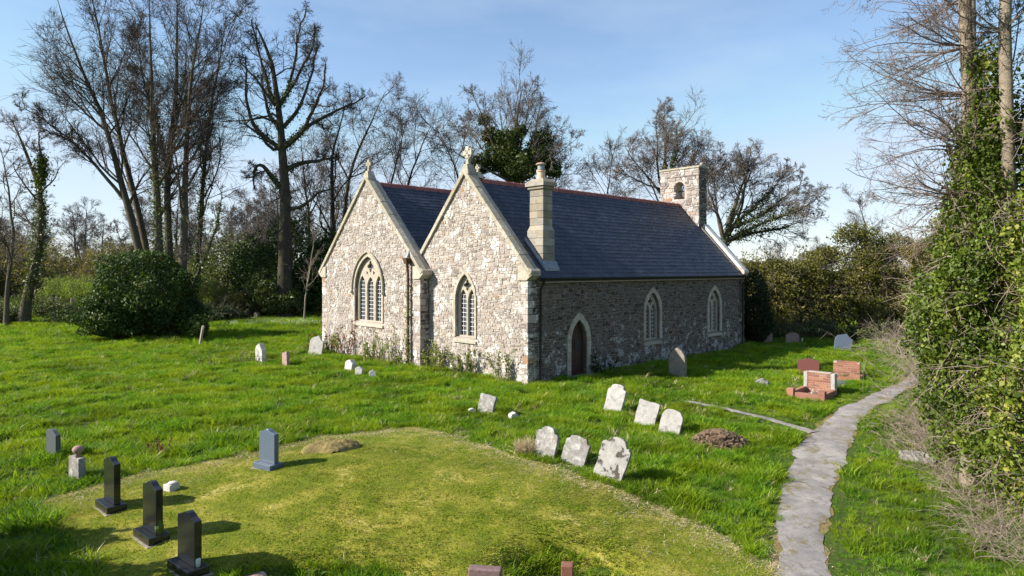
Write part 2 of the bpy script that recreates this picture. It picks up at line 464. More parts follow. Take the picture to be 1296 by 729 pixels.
def tubes(pts, rad, K):                                              # (N,P,3), (N,P) -> verts, quads
    N, P, _ = pts.shape
    t = norm(np.gradient(pts, axis=1))
    mt = norm(t.mean(axis=1))
    ref = np.where(np.abs(mt[:, 2:3]) < 0.7, np.array([[0, 0, 1.0]]), np.array([[1.0, 0, 0]]))[:, None, :]
    a = norm(np.cross(t, ref))
    b = np.cross(t, a)
    ang = np.arange(K) * 2 * math.pi / K
    ring = pts[:, :, None, :] + rad[:, :, None, None] * (np.cos(ang)[None, None, :, None] * a[:, :, None, :] + np.sin(ang)[None, None, :, None] * b[:, :, None, :])
    base = (np.arange(N)[:, None, None] * P + np.arange(P - 1)[None, :, None]) * K
    k = np.arange(K)[None, None, :]
    k2 = (k + 1) % K
    q = np.stack([base + k, base + K + k, base + K + k2, base + k2], -1).reshape(-1, 4)
    return ring.reshape(-1, 3), q

def slivers(pts, rad, rng):                                           # the very finest twigs: one narrow blade each
    N, P, _ = pts.shape
    t = norm(np.gradient(pts, axis=1))
    rv = rng.normal(0, 1, (N, 1, 3))
    a = norm(rv - (rv * t).sum(-1, keepdims=True) * t) * rad[..., None] * 1.15
    v = np.stack([pts - a, pts + a], 2).reshape(-1, 3)
    b = (np.arange(N)[:, None] * P + np.arange(P - 1)[None, :]).ravel() * 2
    return v, np.stack([b, b + 1, b + 3, b + 2], -1)

# ------------------------------------------------------------------ setting: ground, lawn, path
def axis(fine0, fine1, step, lo, hi):
    a = list(np.arange(fine0, fine1 + 1e-6, step))
    s = step
    x = fine1
    up = []
    while x < hi:
        s *= 1.25
        x += s
        up.append(x)
    s = step
    x = fine0
    dn = []
    while x > lo:
        s *= 1.25
        x -= s
        dn.append(x)
    return np.array(dn[::-1] + a + up)

def sheet(xs, ys, off=0.0, keep=None, jitter=None):
    X, Y = np.meshgrid(xs, ys)
    Z = G(X, Y) + off
    v = np.stack([X, Y, Z], -1).reshape(-1, 3)
    nx = len(xs)
    i, j = np.meshgrid(np.arange(nx - 1), np.arange(len(ys) - 1))
    b = (j * nx + i).ravel()
    f = np.stack([b, b + 1, b + 1 + nx, b + nx], -1)
    if keep is not None:
        cx = v[f].mean(1)
        f = f[keep(cx[:, 0], cx[:, 1])]
    return v, f

v, f = sheet(axis(-26, 26, 0.35, -900, 900), axis(3, 42, 0.35, -300, 1500))
tag(link('ground', np_mesh('ground', v, f, smooth=True), 'ground_grass'), kind='structure')
v, f = sheet(np.arange(-9, 4.2, 0.12), np.arange(6, 16.6, 0.12), 0.012, lambda x, y: in_poly(x, y, MOW))
tag(link('mown_lawn', np_mesh('mown_lawn', v, f, smooth=True), 'mown_turf'), kind='structure')

def ribbon(pl, w, off, wob, seed, crown=0.0):
    rng = np.random.default_rng(seed)
    d = np.r_[0, np.cumsum(np.hypot(*np.diff(pl, axis=0).T))]
    n = int(d[-1] / 0.14)
    s = np.linspace(0, d[-1], n)
    # smooth the centre line
    cx = np.interp(s, d, pl[:, 0])
    cy = np.interp(s, d, pl[:, 1])
    ker = np.ones(9) / 9
    cx[4:-4] = np.convolve(cx, ker, 'valid')
    cy[4:-4] = np.convolve(cy, ker, 'valid')
    hw = np.interp(s, d, w)
    tx = np.gradient(cx)
    ty = np.gradient(cy)
    l = np.hypot(tx, ty)
    nx, ny = -ty / l, tx / l
    def wobble():
        a = rng.normal(0, wob, n)
        return a * 0.55 + np.convolve(a, np.ones(5) / 5, 'same') * 0.8 + np.convolve(rng.normal(0, 0.16, n), np.ones(15) / 15, 'same')
    L = hw + wobble()
    Rr = hw + wobble()
    cols = np.linspace(-1, 1, 7)
    off2 = np.where(cols[None, :] < 0, cols[None, :] * L[:, None], cols[None, :] * Rr[:, None])
    X = cx[:, None] + nx[:, None] * off2
    Y = cy[:, None] + ny[:, None] * off2
    Z = G(X, Y) + off + crown * (1 - cols[None, :] ** 2)
    v = np.stack([X, Y, Z], -1).reshape(-1, 3)
    i, j = np.meshgrid(np.arange(6), np.arange(n - 1))
    b = (j * 7 + i).ravel()
    return v, np.stack([b, b + 1, b + 8, b + 7], -1)
v, f = ribbon(PATH, PATHW + 0.03, 0.006, 0.05, 1)
tag(link('path_verge', np_mesh('path_verge', v, f, smooth=True), 'path_edge'), kind='structure')
v, f = ribbon(PATH, PATHW, 0.012, 0.05, 2, 0.012)
tag(link('concrete_path', np_mesh('concrete_path', v, f, smooth=True), 'path_concrete'), kind='structure')
v, f = ribbon(BRANCH, BRANCHW, 0.020, 0.03, 3, 0.01)
tag(link('side_path', np_mesh('side_path', v, f, smooth=True), 'path_concrete'), kind='structure')

# ------------------------------------------------------------------ church
CH_O = (0.534, 22.17, 0.0)
CH_RZ = math.atan2(0.695, 0.72)
church = empty('church', CH_O, CH_RZ)
tag(church, 'small rubble stone church with twin gables, slate roofs and a bellcote', 'church')
LEN = 15.4                                                            # nave length; local x runs west, local y north
NW, NM = 6.54, 3.27
AX0, AX1, AY0, AY1 = -0.45, 12.5, 5.5, 13.4
AM = (AY0 + AY1) / 2

class Plane:                                                          # a wall face: u along, v up, w out of the wall
    def __init__(s, o, U, V, W):
        s.o, s.U, s.V, s.W = Vector(o), Vector(U), Vector(V), Vector(W)
    def p(s, u, v, w=0.0):
        return s.o + s.U * u + s.V * v + s.W * w
    def mat(s, u, v, w, su, sv, sw):
        m = Matrix.Identity(4)
        for i, (a, k) in enumerate(((s.U, su), (s.V, sv), (s.W, sw))):
            for r in range(3):
                m[r][i] = a[r] * k
        q = s.p(u, v, w)
        for r in range(3):
            m[r][3] = q[r]
        return m
EAST = Plane((0, 0, 0), (0, -1, 0), (0, 0, 1), (-1, 0, 0))            # u = -y
EASTA = Plane((AX0, 0, 0), (0, -1, 0), (0, 0, 1), (-1, 0, 0))
SOUTH = Plane((0, 0, 0), (1, 0, 0), (0, 0, 1), (0, -1, 0))            # u = x
RETURN = Plane((AX0, AY0, 0), (1, 0, 0), (0, 0, 1), (0, -1, 0))

def arch(cx, w, z0, zs, rise, n=8):                                   # pointed arch, counter-clockwise from bottom right
    a = w / 2
    r = (a * a + rise * rise) / (2 * a)
    th = math.atan2(rise, r - a)
    left = [(cx - a + r - r * math.cos(th * i / n), zs + r * math.sin(th * i / n)) for i in range(n + 1)]
    right = [(2 * cx - x, z) for x, z in left]
    return [(cx + a, z0)] + right[:-1] + left[::-1] + [(cx - a, z0)]

def foil(cx, cz, r, n=4, rot=0.0):
    pts = []
    for i in range(n * 8):
        a = 2 * math.pi * i / (n * 8)
        pts.append((cx + r * (0.78 + 0.22 * math.cos(n * (a - rot))) * math.cos(a), cz + r * (0.78 + 0.22 * math.cos(n * (a - rot))) * math.sin(a)))
    return pts

def slab(mb, plane, outer, holes, w0, w1, tn=None):                   # polygon with holes, from depth w0 (outer face) to w1
    loops = [outer] + holes
    flat = [p for l in loops for p in l]
    tris = tessellate_polygon([[Vector((p[0], p[1], 0)) for p in l] for l in loops])
    n = len(flat)
    vs = [plane.p(u, v, w0) for u, v in flat] + [plane.p(u, v, w1) for u, v in flat]
    fs = []
    for t in tris:
        a, b, c = t
        ar = (flat[b][0] - flat[a][0]) * (flat[c][1] - flat[a][1]) - (flat[c][0] - flat[a][0]) * (flat[b][1] - flat[a][1])
        if abs(ar) < 1e-10:
            continue
        if ar < 0:
            a, b, c = a, c, b
        fs.append((a, b, c))
        fs.append((a + n, c + n, b + n))
    k = 0
    for l in loops:
        m = len(l)
        for i in range(m):
            j = (i + 1) % m
            fs.append((k + i, k + i + n, k + j + n, k + j))
        k += m
    mb.add(vs, fs, tn)

def fix_normals(o):
    bm = bmesh.new()
    bm.from_mesh(o.data)
    bmesh.ops.recalc_face_normals(bm, faces=bm.faces)
    bm.to_mesh(o.data)
    bm.free()

def pip(x, y, poly):
    return bool(in_poly(np.array([x]), np.array([y]), poly)[0])

def clip_half(poly, n, d):                                            # keep n.p <= d
    out = []
    for i in range(len(poly)):
        a, b = poly[i], poly[(i + 1) % len(poly)]
        da = n[0] * a[0] + n[1] * a[1] - d
        db = n[0] * b[0] + n[1] * b[1] - d
        if da <= 0:
            out.append(a)
        if (da < 0) != (db < 0):
            t = da / (da - db)
            out.append((a[0] + (b[0] - a[0]) * t, a[1] + (b[1] - a[1]) * t))
    return out

def unit_stone(rng):
    n = rng.choice([5, 6, 6, 7])
    pts = []
    for sx, sy in ((-1, -1), (1, -1), (1, 1), (-1, 1)):
        if rng.random() < 0.6:
            k1, k2 = rng.uniform(0.08, 0.32), rng.uniform(0.08, 0.32)
            a, b = (sx * 0.5, sy * (0.5 - k1)), (sx * (0.5 - k2), sy * 0.5)
            pts += [a, b] if sx * sy < 0 else [b, a]
        else:
            pts.append((sx * rng.uniform(0.44, 0.5), sy * rng.uniform(0.44, 0.5)))
    # order by angle
    pts.sort(key=lambda p: math.atan2(p[1], p[0]))
    return pts

def stone_geo(poly, w0, w1, inset, slope=0.0):
    cx = sum(p[0] for p in poly) / len(poly)
    cy = sum(p[1] for p in poly) / len(poly)
    n = len(poly)
    vs = [(x, y, w0) for x, y in poly] + [(cx + (x - cx) * inset, cy + (y - cy) * inset, w1 + slope * (x - cx)) for x, y in poly]
    fs = [tuple(range(n, 2 * n))] + [(i, (i + 1) % n, n + (i + 1) % n, n + i) for i in range(n)]
    return vs, fs

def rubble(plane, wall, poly_clip, u0, u1, v0, v1, openings, rh, sw, mat, prefix, seed, nbig=300, proud=(0.008, 0.024)):
    """random-coursed rubble: each stone its own shape; the largest ones are objects, the rest one joined part"""
    rng = random.Random(seed)
    units = [unit_stone(rng) for _ in range(14)]
    meshes = []
    for k, u in enumerate(units):
        vs, fs = stone_geo(u, -0.02, 1.0, 0.88)
        vs = [(x, y, (w if w > 0.5 else -0.8)) for x, y, w in vs]
        me = bpy.data.meshes.new(prefix)
        me.from_pydata(vs, [], fs)
        me.materials.append(M[mat])
        meshes.append(me)
    cells = []
    v = v0
    while v < v1:
        h = rng.uniform(*rh)
        u = u0 - rng.random() * 0.2
        while u < u1:
            w = h * rng.uniform(*sw)
            parts = [(u, v, w, h)]
            if rng.random() < 0.36 and h > rh[0] * 1.25:
                k = rng.uniform(0.4, 0.6)
                parts = [(u, v, w, h * k), (u, v + h * k, w, h * (1 - k))]
            for (a, b, ww, hh) in parts:
                a2, b2 = a + rng.uniform(-.012, .012), b + rng.uniform(-.012, .012)
                cells.append((a2, b2, ww, hh))
            u += w
        v += h
    whole, cut = [], []
    g = 0.007
    for a, b, w, h in cells:
        cx, cy = a + w / 2, b + h / 2
        if any(pip(cx, cy, op) for op in openings):
            continue
        box = [(a + g, b + g), (a + w - g, b + g), (a + w - g, b + h - g), (a + g, b + h - g)]
        pc = box
        for n, d in poly_clip:
            pc = clip_half(pc, n, d)
            if len(pc) < 3:
                break
        if len(pc) < 3:
            continue
        if all(any(abs(p[0] - q[0]) + abs(p[1] - q[1]) < 1e-9 for q in pc) for p in box):
            whole.append((cx, cy, w - 2 * g, h - 2 * g))
        else:
            ar = 0.5 * abs(sum(pc[i][0] * pc[(i + 1) % len(pc)][1] - pc[(i + 1) % len(pc)][0] * pc[i][1] for i in range(len(pc))))
            if ar > 0.002:
                cut.append(pc)
    def warp(cx, cy):                                                   # courses wander up and down
        return 0.035 * math.sin(2.1 * cx + 1.3 + 0.8 * cy) + 0.018 * math.sin(5.3 * cx + 2.9 * cy)
    whole.sort(key=lambda c: -c[2] * c[3])
    for cx, cy, w, h in whole[:nbig]:
        o = bpy.data.objects.new(prefix, rng.choice(meshes))
        flip = rng.random() < 0.5
        o.parent = wall
        m = plane.mat(cx + rng.uniform(-.012, .012), cy + warp(cx, cy), 0.0, 1, 1, 1) @ Matrix.Rotation(R(rng.uniform(-5, 5)), 4, 'Z') @ Matrix.Diagonal((w, h, rng.uniform(*proud), 1))
        if flip:
            m = m @ Matrix.Rotation(math.pi, 4, 'Z')
        o.matrix_local = m
        COL.objects.link(o)
    mb = MB()
    for cx, cy, w, h in whole[nbig:]:
        un = rng.choice(units)
        ca, sa, cw = math.cos(R(rng.uniform(-7, 7))), math.sin(R(rng.uniform(-7, 7))), cy + warp(cx, cy)
        poly = [(cx + x * w * ca - y * h * sa, cw + x * w * sa + y * h * ca) for x, y in un]
        vs, fs = stone_geo(poly, -0.02, rng.uniform(*proud), 0.88, rng.uniform(-.04, .04))
        mb.add([plane.p(*q) for q in vs], fs, rng.random())
    for pc in cut:
        vs, fs = stone_geo(pc, -0.02, rng.uniform(*proud), 0.9)
        mb.add([plane.p(*q) for q in vs], fs, rng.random())
    if mb.v:
        o = mb.build('small_stones', mat, wall)
        o['kind'] = 'stuff'

def voussoirs(plane, parent, inner, outer, w0, w1, name, mat, nper):   # dressed blocks round an opening
    n = len(inner)
    i = 0
    while i < n - 1:
        j = min(n - 1, i + nper)
        mb = MB()
        for k in range(i, j):
            def lerp(p, q, t):
                return (p[0] + (q[0] - p[0]) * t, p[1] + (q[1] - p[1]) * t)
            e0 = 0.02 if k == i else 0.0
            e1 = 0.98 if k == j - 1 else 1.0
            a, b = lerp(inner[k], inner[k + 1], e0), lerp(inner[k], inner[k + 1], e1)
            c, d = lerp(outer[k], outer[k + 1], e1), lerp(outer[k], outer[k + 1], e0)
            mb.hexa([plane.p(*a, w1), plane.p(*b, w1), plane.p(*c, w1), plane.p(*d, w1), plane.p(*a, w0), plane.p(*b, w0), plane.p(*c, w0), plane.p(*d, w0)], 0.3)
        o = mb.build(name, mat, parent)
        fix_normals(o)
        i = j

def subdiv(poly, maxlen):
    out = [poly[0]]
    for a, b in zip(poly, poly[1:]):
        n = max(1, int(math.hypot(b[0] - a[0], b[1] - a[1]) / maxlen))
        for i in range(1, n + 1):
            out.append((a[0] + (b[0] - a[0]) * i / n, a[1] + (b[1] - a[1]) * i / n))
    return out

def window(plane, cx, w, z0, zs, rise, lights, foils, label, surround=0.16, hood=False, barstep=0.17):
    win = empty('window', parent=church)
    win.location = (0, 0, 0)
    win['label'] = label
    inner = arch(cx, w, z0, zs, rise)
    tr = MB()
    slab(tr, plane, arch(cx, w + 0.02, z0, zs, rise + 0.01), [arch(*l) for l in lights] + foils, -0.10, -0.24, 0.5)
    o = tr.build('tracery', 'dressed_stone', win)
    fix_normals(o)
    g = MB()
    a = plane.p(cx - w / 2, z0, -0.205)
    vs = [plane.p(u, v, -0.205) for u, v in inner]
    g.add(vs, [tuple(range(len(vs)))])
    g.build('glass', 'glass', win)
    for (lx, lw, l0, ls, lr) in lights:
        b = MB()
        zz = l0 + barstep
        top = ls + lr
        while zz < top - 0.08:
            hw = lw / 2
            if zz > ls:
                hw *= max(0.1, 1 - ((zz - ls) / lr) ** 1.6)
            p = [(lx - hw, zz - 0.009), (lx + hw, zz - 0.009), (lx + hw, zz + 0.009), (lx - hw, zz + 0.009)]
            b.hexa([plane.p(*q, -0.20) for q in p] + [plane.p(*q, -0.188) for q in p])
            zz += barstep
        for k in (-1, 1):
            x = lx + k * lw / 6
            p = [(x - 0.007, l0), (x + 0.007, l0), (x + 0.007, ls + lr * 0.6), (x - 0.007, ls + lr * 0.6)]
            b.hexa([plane.p(*q, -0.199) for q in p] + [plane.p(*q, -0.187) for q in p])
        o = b.build('glazing_bars', 'glazing_bar', win)
        fix_normals(o)
    outer = arch(cx, w + 2 * surround, z0, zs, rise + surround * 1.25)
    ii, oo = subdiv(inner, 0.0001 + 9), subdiv(outer, 9)
    # straight jambs split into blocks
    def split(l):
        r = [l[0]]
        n = max(2, int((zs - z0) / 0.34))
        for i in range(1, n + 1):
            r.append((l[0][0], z0 + (zs - z0) * i / n))
        r += l[2:-1]
        for i in range(1, n + 1):
            r.append((l[-1][0], zs + (z0 - zs) * i / n))
        return r
    voussoirs(plane, win, split(inner), split(outer), 0.052, -0.12, 'surround_block', 'dressed_stone', 1 if not hood else 2)
    s = MB()
    x0, x1 = cx - w / 2 - surround, cx + w / 2 + surround
    p0 = [plane.p(x0, z0 - 0.2, -0.2), plane.p(x1, z0 - 0.2, -0.2), plane.p(x1, z0 - 0.2, 0.075), plane.p(x0, z0 - 0.2, 0.075)]
    p1 = [plane.p(x0, z0 + 0.02, -0.2), plane.p(x1, z0 + 0.02, -0.2), plane.p(x1, z0 - 0.11, 0.075), plane.p(x0, z0 - 0.11, 0.075)]
    s.hexa(p0 + p1)
    o = s.build('sill', 'dressed_stone', win)
    fix_normals(o)
    if hood:
        hm = MB()
        c = arch(cx, w + 2 * surround + 0.1, zs - 0.12, zs, rise + surround * 1.25 + 0.06)
        hm.tube([plane.p(u, v, 0.075) for u, v in c], 0.055, 8)
        for u in (c[0], c[-1]):
            hm.tube([plane.p(u[0], u[1] + 0.05, 0.07), plane.p(u[0], u[1] - 0.06, 0.10), plane.p(u[0], u[1] - 0.12, 0.06)], [0.05, 0.095, 0.03], 8)
        hm.build('hood_mould', 'coping_stone', win, smooth=True)
    return win

# window data: centre, width, sill z, springing z, rise
NWIN = (-3.28, 1.10, 1.36, 2.75, 0.98)
AWIN = (-9.3, 2.16, 1.62, 3.05, 1.42)
SW1 = (7.37, 1.0, 0.98, 2.15, 0.80)
SW2 = (12.45, 1.0, 0.98, 2.15, 0.80)
DOOR = (2.64, 0.92, -0.1, 1.25, 0.82)
def op(wd, grow=0.07):
    return arch(wd[0], wd[1] + 2 * grow, wd[2] - 0.12, wd[3], wd[4] + grow)

# nave east gable
wall = MB()
gp = [(0, -0.6), (0, 3.86), (-NM, 7.46), (-NW, 3.86), (-NW, -0.6)][::-1]
slab(wall, EAST, gp, [arch(*NWIN)], 0, -0.55, 0.5)
w_ne = wall.build('nave_gable_wall', 'mortar_pale', church)
fix_normals(w_ne)
def gable_clip(yl, yr, ze, za):
    ym = (yl + yr) / 2
    k = (za - ze) / (yr - ym)
    # u=-y ; below both rakes, within the sides
    return [((1, 0), -yl - 0.0), ((-1, 0), yr - 0.0), ((-k, 1), ze + k * yr), ((k, 1), ze - k * yl)]
rubble(EAST, w_ne, gable_clip(0, NW, 3.86, 7.46), -NW, 0, -0.2, 7.5, [op(NWIN)], (0.075, 0.17), (0.9, 2.8), 'stone_pale', 'stone', 11)
# north chapel gable
wall = MB()
gp = [(-AY0, -0.6), (-AY0, 3.86), (-AM, 7.84), (-AY1, 3.86), (-AY1, -0.6)][::-1]
slab(wall, EASTA, gp, [arch(*AWIN)], 0, -0.60, 0.5)
w_ae = wall.build('chapel_gable_wall', 'mortar_pale', church)
fix_normals(w_ae)
rubble(EASTA, w_ae, gable_clip(AY0, AY1, 3.86, 7.84), -AY1, -AY0, -0.2, 7.9, [op(AWIN, 0.08)], (0.075, 0.17), (0.9, 2.8), 'stone_pale', 'stone', 12)
# return of the chapel gable beside the valley, rubble too
ret = MB()
ret.box(AX0 + 0.004, 0.0, AY0 + 0.002, AY0 + 0.2, -0.5, 3.84)
w_rt = ret.build('gable_return', 'mortar_dark', church)
rubble(RETURN, w_rt, [((-1, 0), 0.0), ((1, 0), 0.45)], 0, 0.45, -0.2, 3.7, [], (0.14, 0.26), (0.9, 1.8), 'stone_dark_shaded', 'stone', 13, 40)  # south-facing return: its shade is put into the darker stone colour
# south wall
wall = MB()
sp = [(0.56, -0.6), (LEN - 0.02, -0.6), (LEN - 0.02, 3.78), (0.56, 3.78)]
slab(wall, SOUTH, sp, [arch(*SW1), arch(*SW2), arch(*DOOR)], 0, -0.6, 0.5)
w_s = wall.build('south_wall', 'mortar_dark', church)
fix_normals(w_s)
cb = MB()
cb.box(0.004, 0.555, 0.001, 0.56, -0.6, 3.83)
cb.build('corner_core', 'mortar_pale', church)
rubble(SOUTH, w_s, [((1, 0), LEN - 0.03), ((0, 1), 3.74), ((-1, 0), -0.005)], 0.0, LEN, -0.2, 3.8, [op(SW1), op(SW2), op(DOOR)], (0.07, 0.16), (0.8, 2.3), 'stone_dark_shaded', 'stone', 14)
# west gable and north wall
WEST = Plane((LEN, 0, 0), (0, 1, 0), (0, 0, 1), (1, 0, 0))
wall = MB()
slab(wall, WEST, [(0, -0.6), (NW, -0.6), (NW, 3.86), (NM, 7.46), (0, 3.86)], [], 0, -0.55)
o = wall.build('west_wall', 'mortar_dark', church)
fix_normals(o)
wall = MB()
wall.box(AX0 + 0.6, AX1, AY1 - 0.55, AY1, -0.6, 3.8)
slab(wall, Plane((AX1, 0, 0), (0, 1, 0), (0, 0, 1), (1, 0, 0)), [(AY0 + 0.6, -0.6), (AY1, -0.6), (AY1, 3.86), (AM, 7.84), (AY0 + 0.6, 4.4)], [], 0, -0.5)
o = wall.build('north_wall', 'mortar_dark', church)
fix_normals(o)
wall = MB()
wall.box(AX1 + 0.01, LEN - 0.56, NW - 0.55, NW, -0.6, 3.8)
wall.build('nave_north_wall', 'mortar_dark', church)

# windows
cx, w, z0, zs, rise = NWIN
window(EAST, cx, w, z0, zs, rise, [(cx - 0.25, 0.44, z0 + 0.06, zs - 0.02, 0.42), (cx + 0.25, 0.44, z0 + 0.06, zs - 0.02, 0.42)], [foil(cx, zs + 0.56, 0.22, 4)], 'two-light pointed window with quatrefoil head in the sunlit gable', surround=0.11)
cx, w, z0, zs, rise = AWIN
window(EASTA, cx, w, z0, zs, rise, [(cx - 0.67, 0.52, z0 + 0.06, zs + 0.08, 0.50), (cx, 0.54, z0 + 0.06, zs + 0.06, 0.46), (cx + 0.67, 0.52, z0 + 0.06, zs + 0.08, 0.50)], [foil(cx, zs + 0.98, 0.26, 4), foil(cx - 0.27, zs + 0.70, 0.09, 3), foil(cx + 0.27, zs + 0.70, 0.09, 3)], 'three-light pointed window under a hood mould', surround=0.12, hood=True)
for sw in (SW1, SW2):
    cx, w, z0, zs, rise = sw
    window(SOUTH, cx, w, z0, zs, rise, [(cx - 0.23, 0.34, z0 + 0.06, zs - 0.05, 0.36), (cx + 0.23, 0.34, z0 + 0.06, zs - 0.05, 0.36)], [foil(cx, zs + 0.42, 0.16, 4)], 'two-light pointed window in the shaded side wall', surround=0.17)

# door
dr = empty('door', parent=church)
dr['label'] = 'brown plank door in a pale pointed stone surround'
cx, w, z0, zs, rise = DOOR
inner = arch(cx, w, z0, zs, rise)
for k in range(6):
    a, b = cx - w / 2 + w * k / 6 + 0.004, cx - w / 2 + w * (k + 1) / 6 - 0.004
    pc = clip_half(clip_half(inner, (1, 0), b), (-1, 0), -a)
    mb = MB()
    slab(mb, SOUTH, pc, [], -0.16, -0.21)
    fix_normals(mb.build('plank', 'door_wood', dr))
mb = MB()
vs = [SOUTH.p(u, v, -0.215) for u, v in inner]
mb.add(vs, [tuple(range(len(vs)))])
mb.build('door_backing', 'inside_dark', dr)
mb = MB()
mb.box(cx - 0.05, cx + 0.28, 0.135, 0.158, 0.95, 1.35)
mb.build('notice_board', 'iron_black', dr)
for z in (0.35, 1.45):
    mb = MB()
    mb.box(cx - w / 2 + 0.02, cx + w / 2 - 0.2, 0.148, 0.159, z, z + 0.05)
    mb.build('strap_hinge', 'iron_black', dr)
outer = arch(cx, w + 0.40, z0, zs, rise + 0.26)
def split(l, n=4):
    r = [l[0]]
    for i in range(1, n + 1):
        r.append((l[0][0], z0 + (zs - z0) * i / n))
    r += l[2:-1]
    for i in range(1, n + 1):
        r.append((l[-1][0], zs + (z0 - zs) * i / n))
    return r
voussoirs(SOUTH, dr, split(inner), split(outer), 0.056, -0.22, 'surround_block', 'dressed_stone', 1)
mb = MB()
mb.box(cx - 0.75, cx + 0.75, -0.5, -0.06, -0.3, 0.06)
mb.build('doorstep', 'coping_stone', dr, bevel=0.02)

# corner stones of irregular size
def quoins(xa, ya, sx, sy, mat, seed):
    rq = random.Random(seed)
    z = -0.05
    k = 0
    while z < 3.75:
        h = min(rq.uniform(0.16, 0.34), 3.82 - z)
        a, b = (rq.uniform(0.3, 0.5), rq.uniform(0.16, 0.26)) if k % 2 else (rq.uniform(0.16, 0.26), rq.uniform(0.3, 0.5))
        p = rq.uniform(0.012, 0.026)
        x0, x1 = sorted((xa - sx * p, xa + sx * a))
        y0, y1 = sorted((ya - sy * p, ya + sy * b))
        mb = MB()
        mb.box(x0, x1, y0, y1, z, z + h - 0.012, rq.random())
        mb.build('quoin', mat, church, bevel=0.02)
        z += h
        k += 1
quoins(0, 0, 1, 1, 'stone_pale', 1)
quoins(LEN, 0, -1, 1, 'stone_dark_shaded', 2)
quoins(AX0, AY0, 1, 1, 'stone_pale', 3)
quoins(AX0, AY1, 1, -1, 'stone_pale', 4)

# ---- roofs
def slates(name, x0, x1, P0, P1, parent, out, gauge=0.215, width=0.30, seed=1):
    """courses of slates from eave P0=(y,z) up to P1; out = unit normal (y,z)"""
    rng = random.Random(seed)
    L = math.hypot(P1[0] - P0[0], P1[1] - P0[1])
    ty, tz = (P1[0] - P0[0]) / L, (P1[1] - P0[1]) / L
    mb = MB()
    rows = int(L / gauge) + 1
    for r in range(rows):
        d0 = r * gauge + rng.uniform(-.004, .004)
        x = x0 - (width / 2 if r % 2 else 0)
        while x < x1:
            a, b = max(x0, x + 0.004), min(x1, x + width - 0.004)
            if b - a > 0.03:
                da = d0 + rng.uniform(-.006, .006)
                db = min(da + gauge * 1.6, L)
                hb, ht = 0.022 + rng.uniform(-.003, .004), 0.006
                h2 = hb + rng.uniform(-.003, .003)
                def q(xx, d, h):
                    return (xx, P0[0] + ty * d + out[0] * h, P0[1] + tz * d + out[1] * h)
                vs = [q(a, da, hb), q(b, da, h2), q(b, db, ht), q(a, db, ht), q(a, da, hb - 0.008), q(b, da, h2 - 0.008)]
                mb.add(vs, [(0, 1, 2, 3), (4, 5, 1, 0), (4, 0, 3), (5, 2, 1)], rng.random())
            x += width
    o = mb.build(name, 'slate', parent)
    o['kind'] = 'stuff'
    fix_n = o
    return o

def nrm(P0, P1, up=True):
    L = math.hypot(P1[0] - P0[0], P1[1] - P0[1])
    n = (-(P1[1] - P0[1]) / L, (P1[0] - P0[0]) / L)
    return n if n[1] > 0 else (-n[0], -n[1])

def roof(name, x0, x1, S, RDG, N, seed):
    r = MB()
    t = 0.12
    vs = []
    for x in (x0, x1):
        vs += [(x, *S), (x, *RDG), (x, *N), (x, N[0], N[1] - t), (x, RDG[0], RDG[1] - t * 1.4), (x, S[0], S[1] - t)]
    fs = [(0, 1, 7, 6), (1, 2, 8, 7), (2, 3, 9, 8), (3, 4, 10, 9), (4, 5, 11, 10), (5, 0, 6, 11), (5, 4, 1, 0), (4, 3, 2, 1), (6, 7, 10, 11), (7, 8, 9, 10)]
    r.add(vs, fs, 0.3)
    o = r.build(name, 'slate', church)
    fix_normals(o)
    slates('slates', x0, x1, S, RDG, o, nrm(S, RDG), seed=seed)
    slates('slates', x0, x1, N, RDG, o, nrm(N, RDG), seed=seed + 1)
    # ridge tiles, each with a rolled joint
    n = int((x1 - x0) / 0.42)
    for k in range(n):
        a, b = x0 + (x1 - x0) * k / n, x0 + (x1 - x0) * (k + 1) / n
        mb = MB()
        tn = random.random()
        y, z = RDG
        w = 0.14
        for (xa, xb, h, tt) in ((a + 0.002, b - 0.05, 0.0, 0.03), (b - 0.05, b + 0.004, 0.022, 0.03)):
            sec = [(y - w, z - w * 1.02 + 0.03 + h), (y - 0.05, z + 0.05 + h), (y, z + 0.082 + h), (y + 0.05, z + 0.05 + h), (y + w, z - w * 1.02 + 0.03 + h)]
            sec2 = [(yy, zz - tt - 0.02) for yy, zz in sec]
            vs = [(xa, *p) for p in sec] + [(xb, *p) for p in sec] + [(xa, *p) for p in sec2] + [(xb, *p) for p in sec2]
            fs = [(i, i + 1, i + 6, i + 5) for i in range(4)] + [(i, 10 + i, 11 + i, i + 1) for i in range(4)] + [(5 + i, 6 + i, 16 + i, 15 + i) for i in range(4)]
            mb.add(vs, fs, tn)
        q = mb.build('ridge_tile', 'ridge_tile', o)
        fix_normals(q)
    return o
VAL = (6.04, 4.34)
nave_roof = roof('nave_roof', 0.36, LEN - 0.36, (-0.2, 3.60), (NM, 7.30), VAL, 21)
chap_roof = roof('chapel_roof', AX0 + 0.36, AX1 - 0.05, VAL, (AM, 7.69), (AY1 + 0.2, 3.62), 31)
mb = MB()
mb.box(AX0 + 0.1, AX1, VAL[0] - 0.16, VAL[0] + 0.16, VAL[1] - 0.05, VAL[1] + 0.06)
mb.build('valley_gutter', 'lead', church)

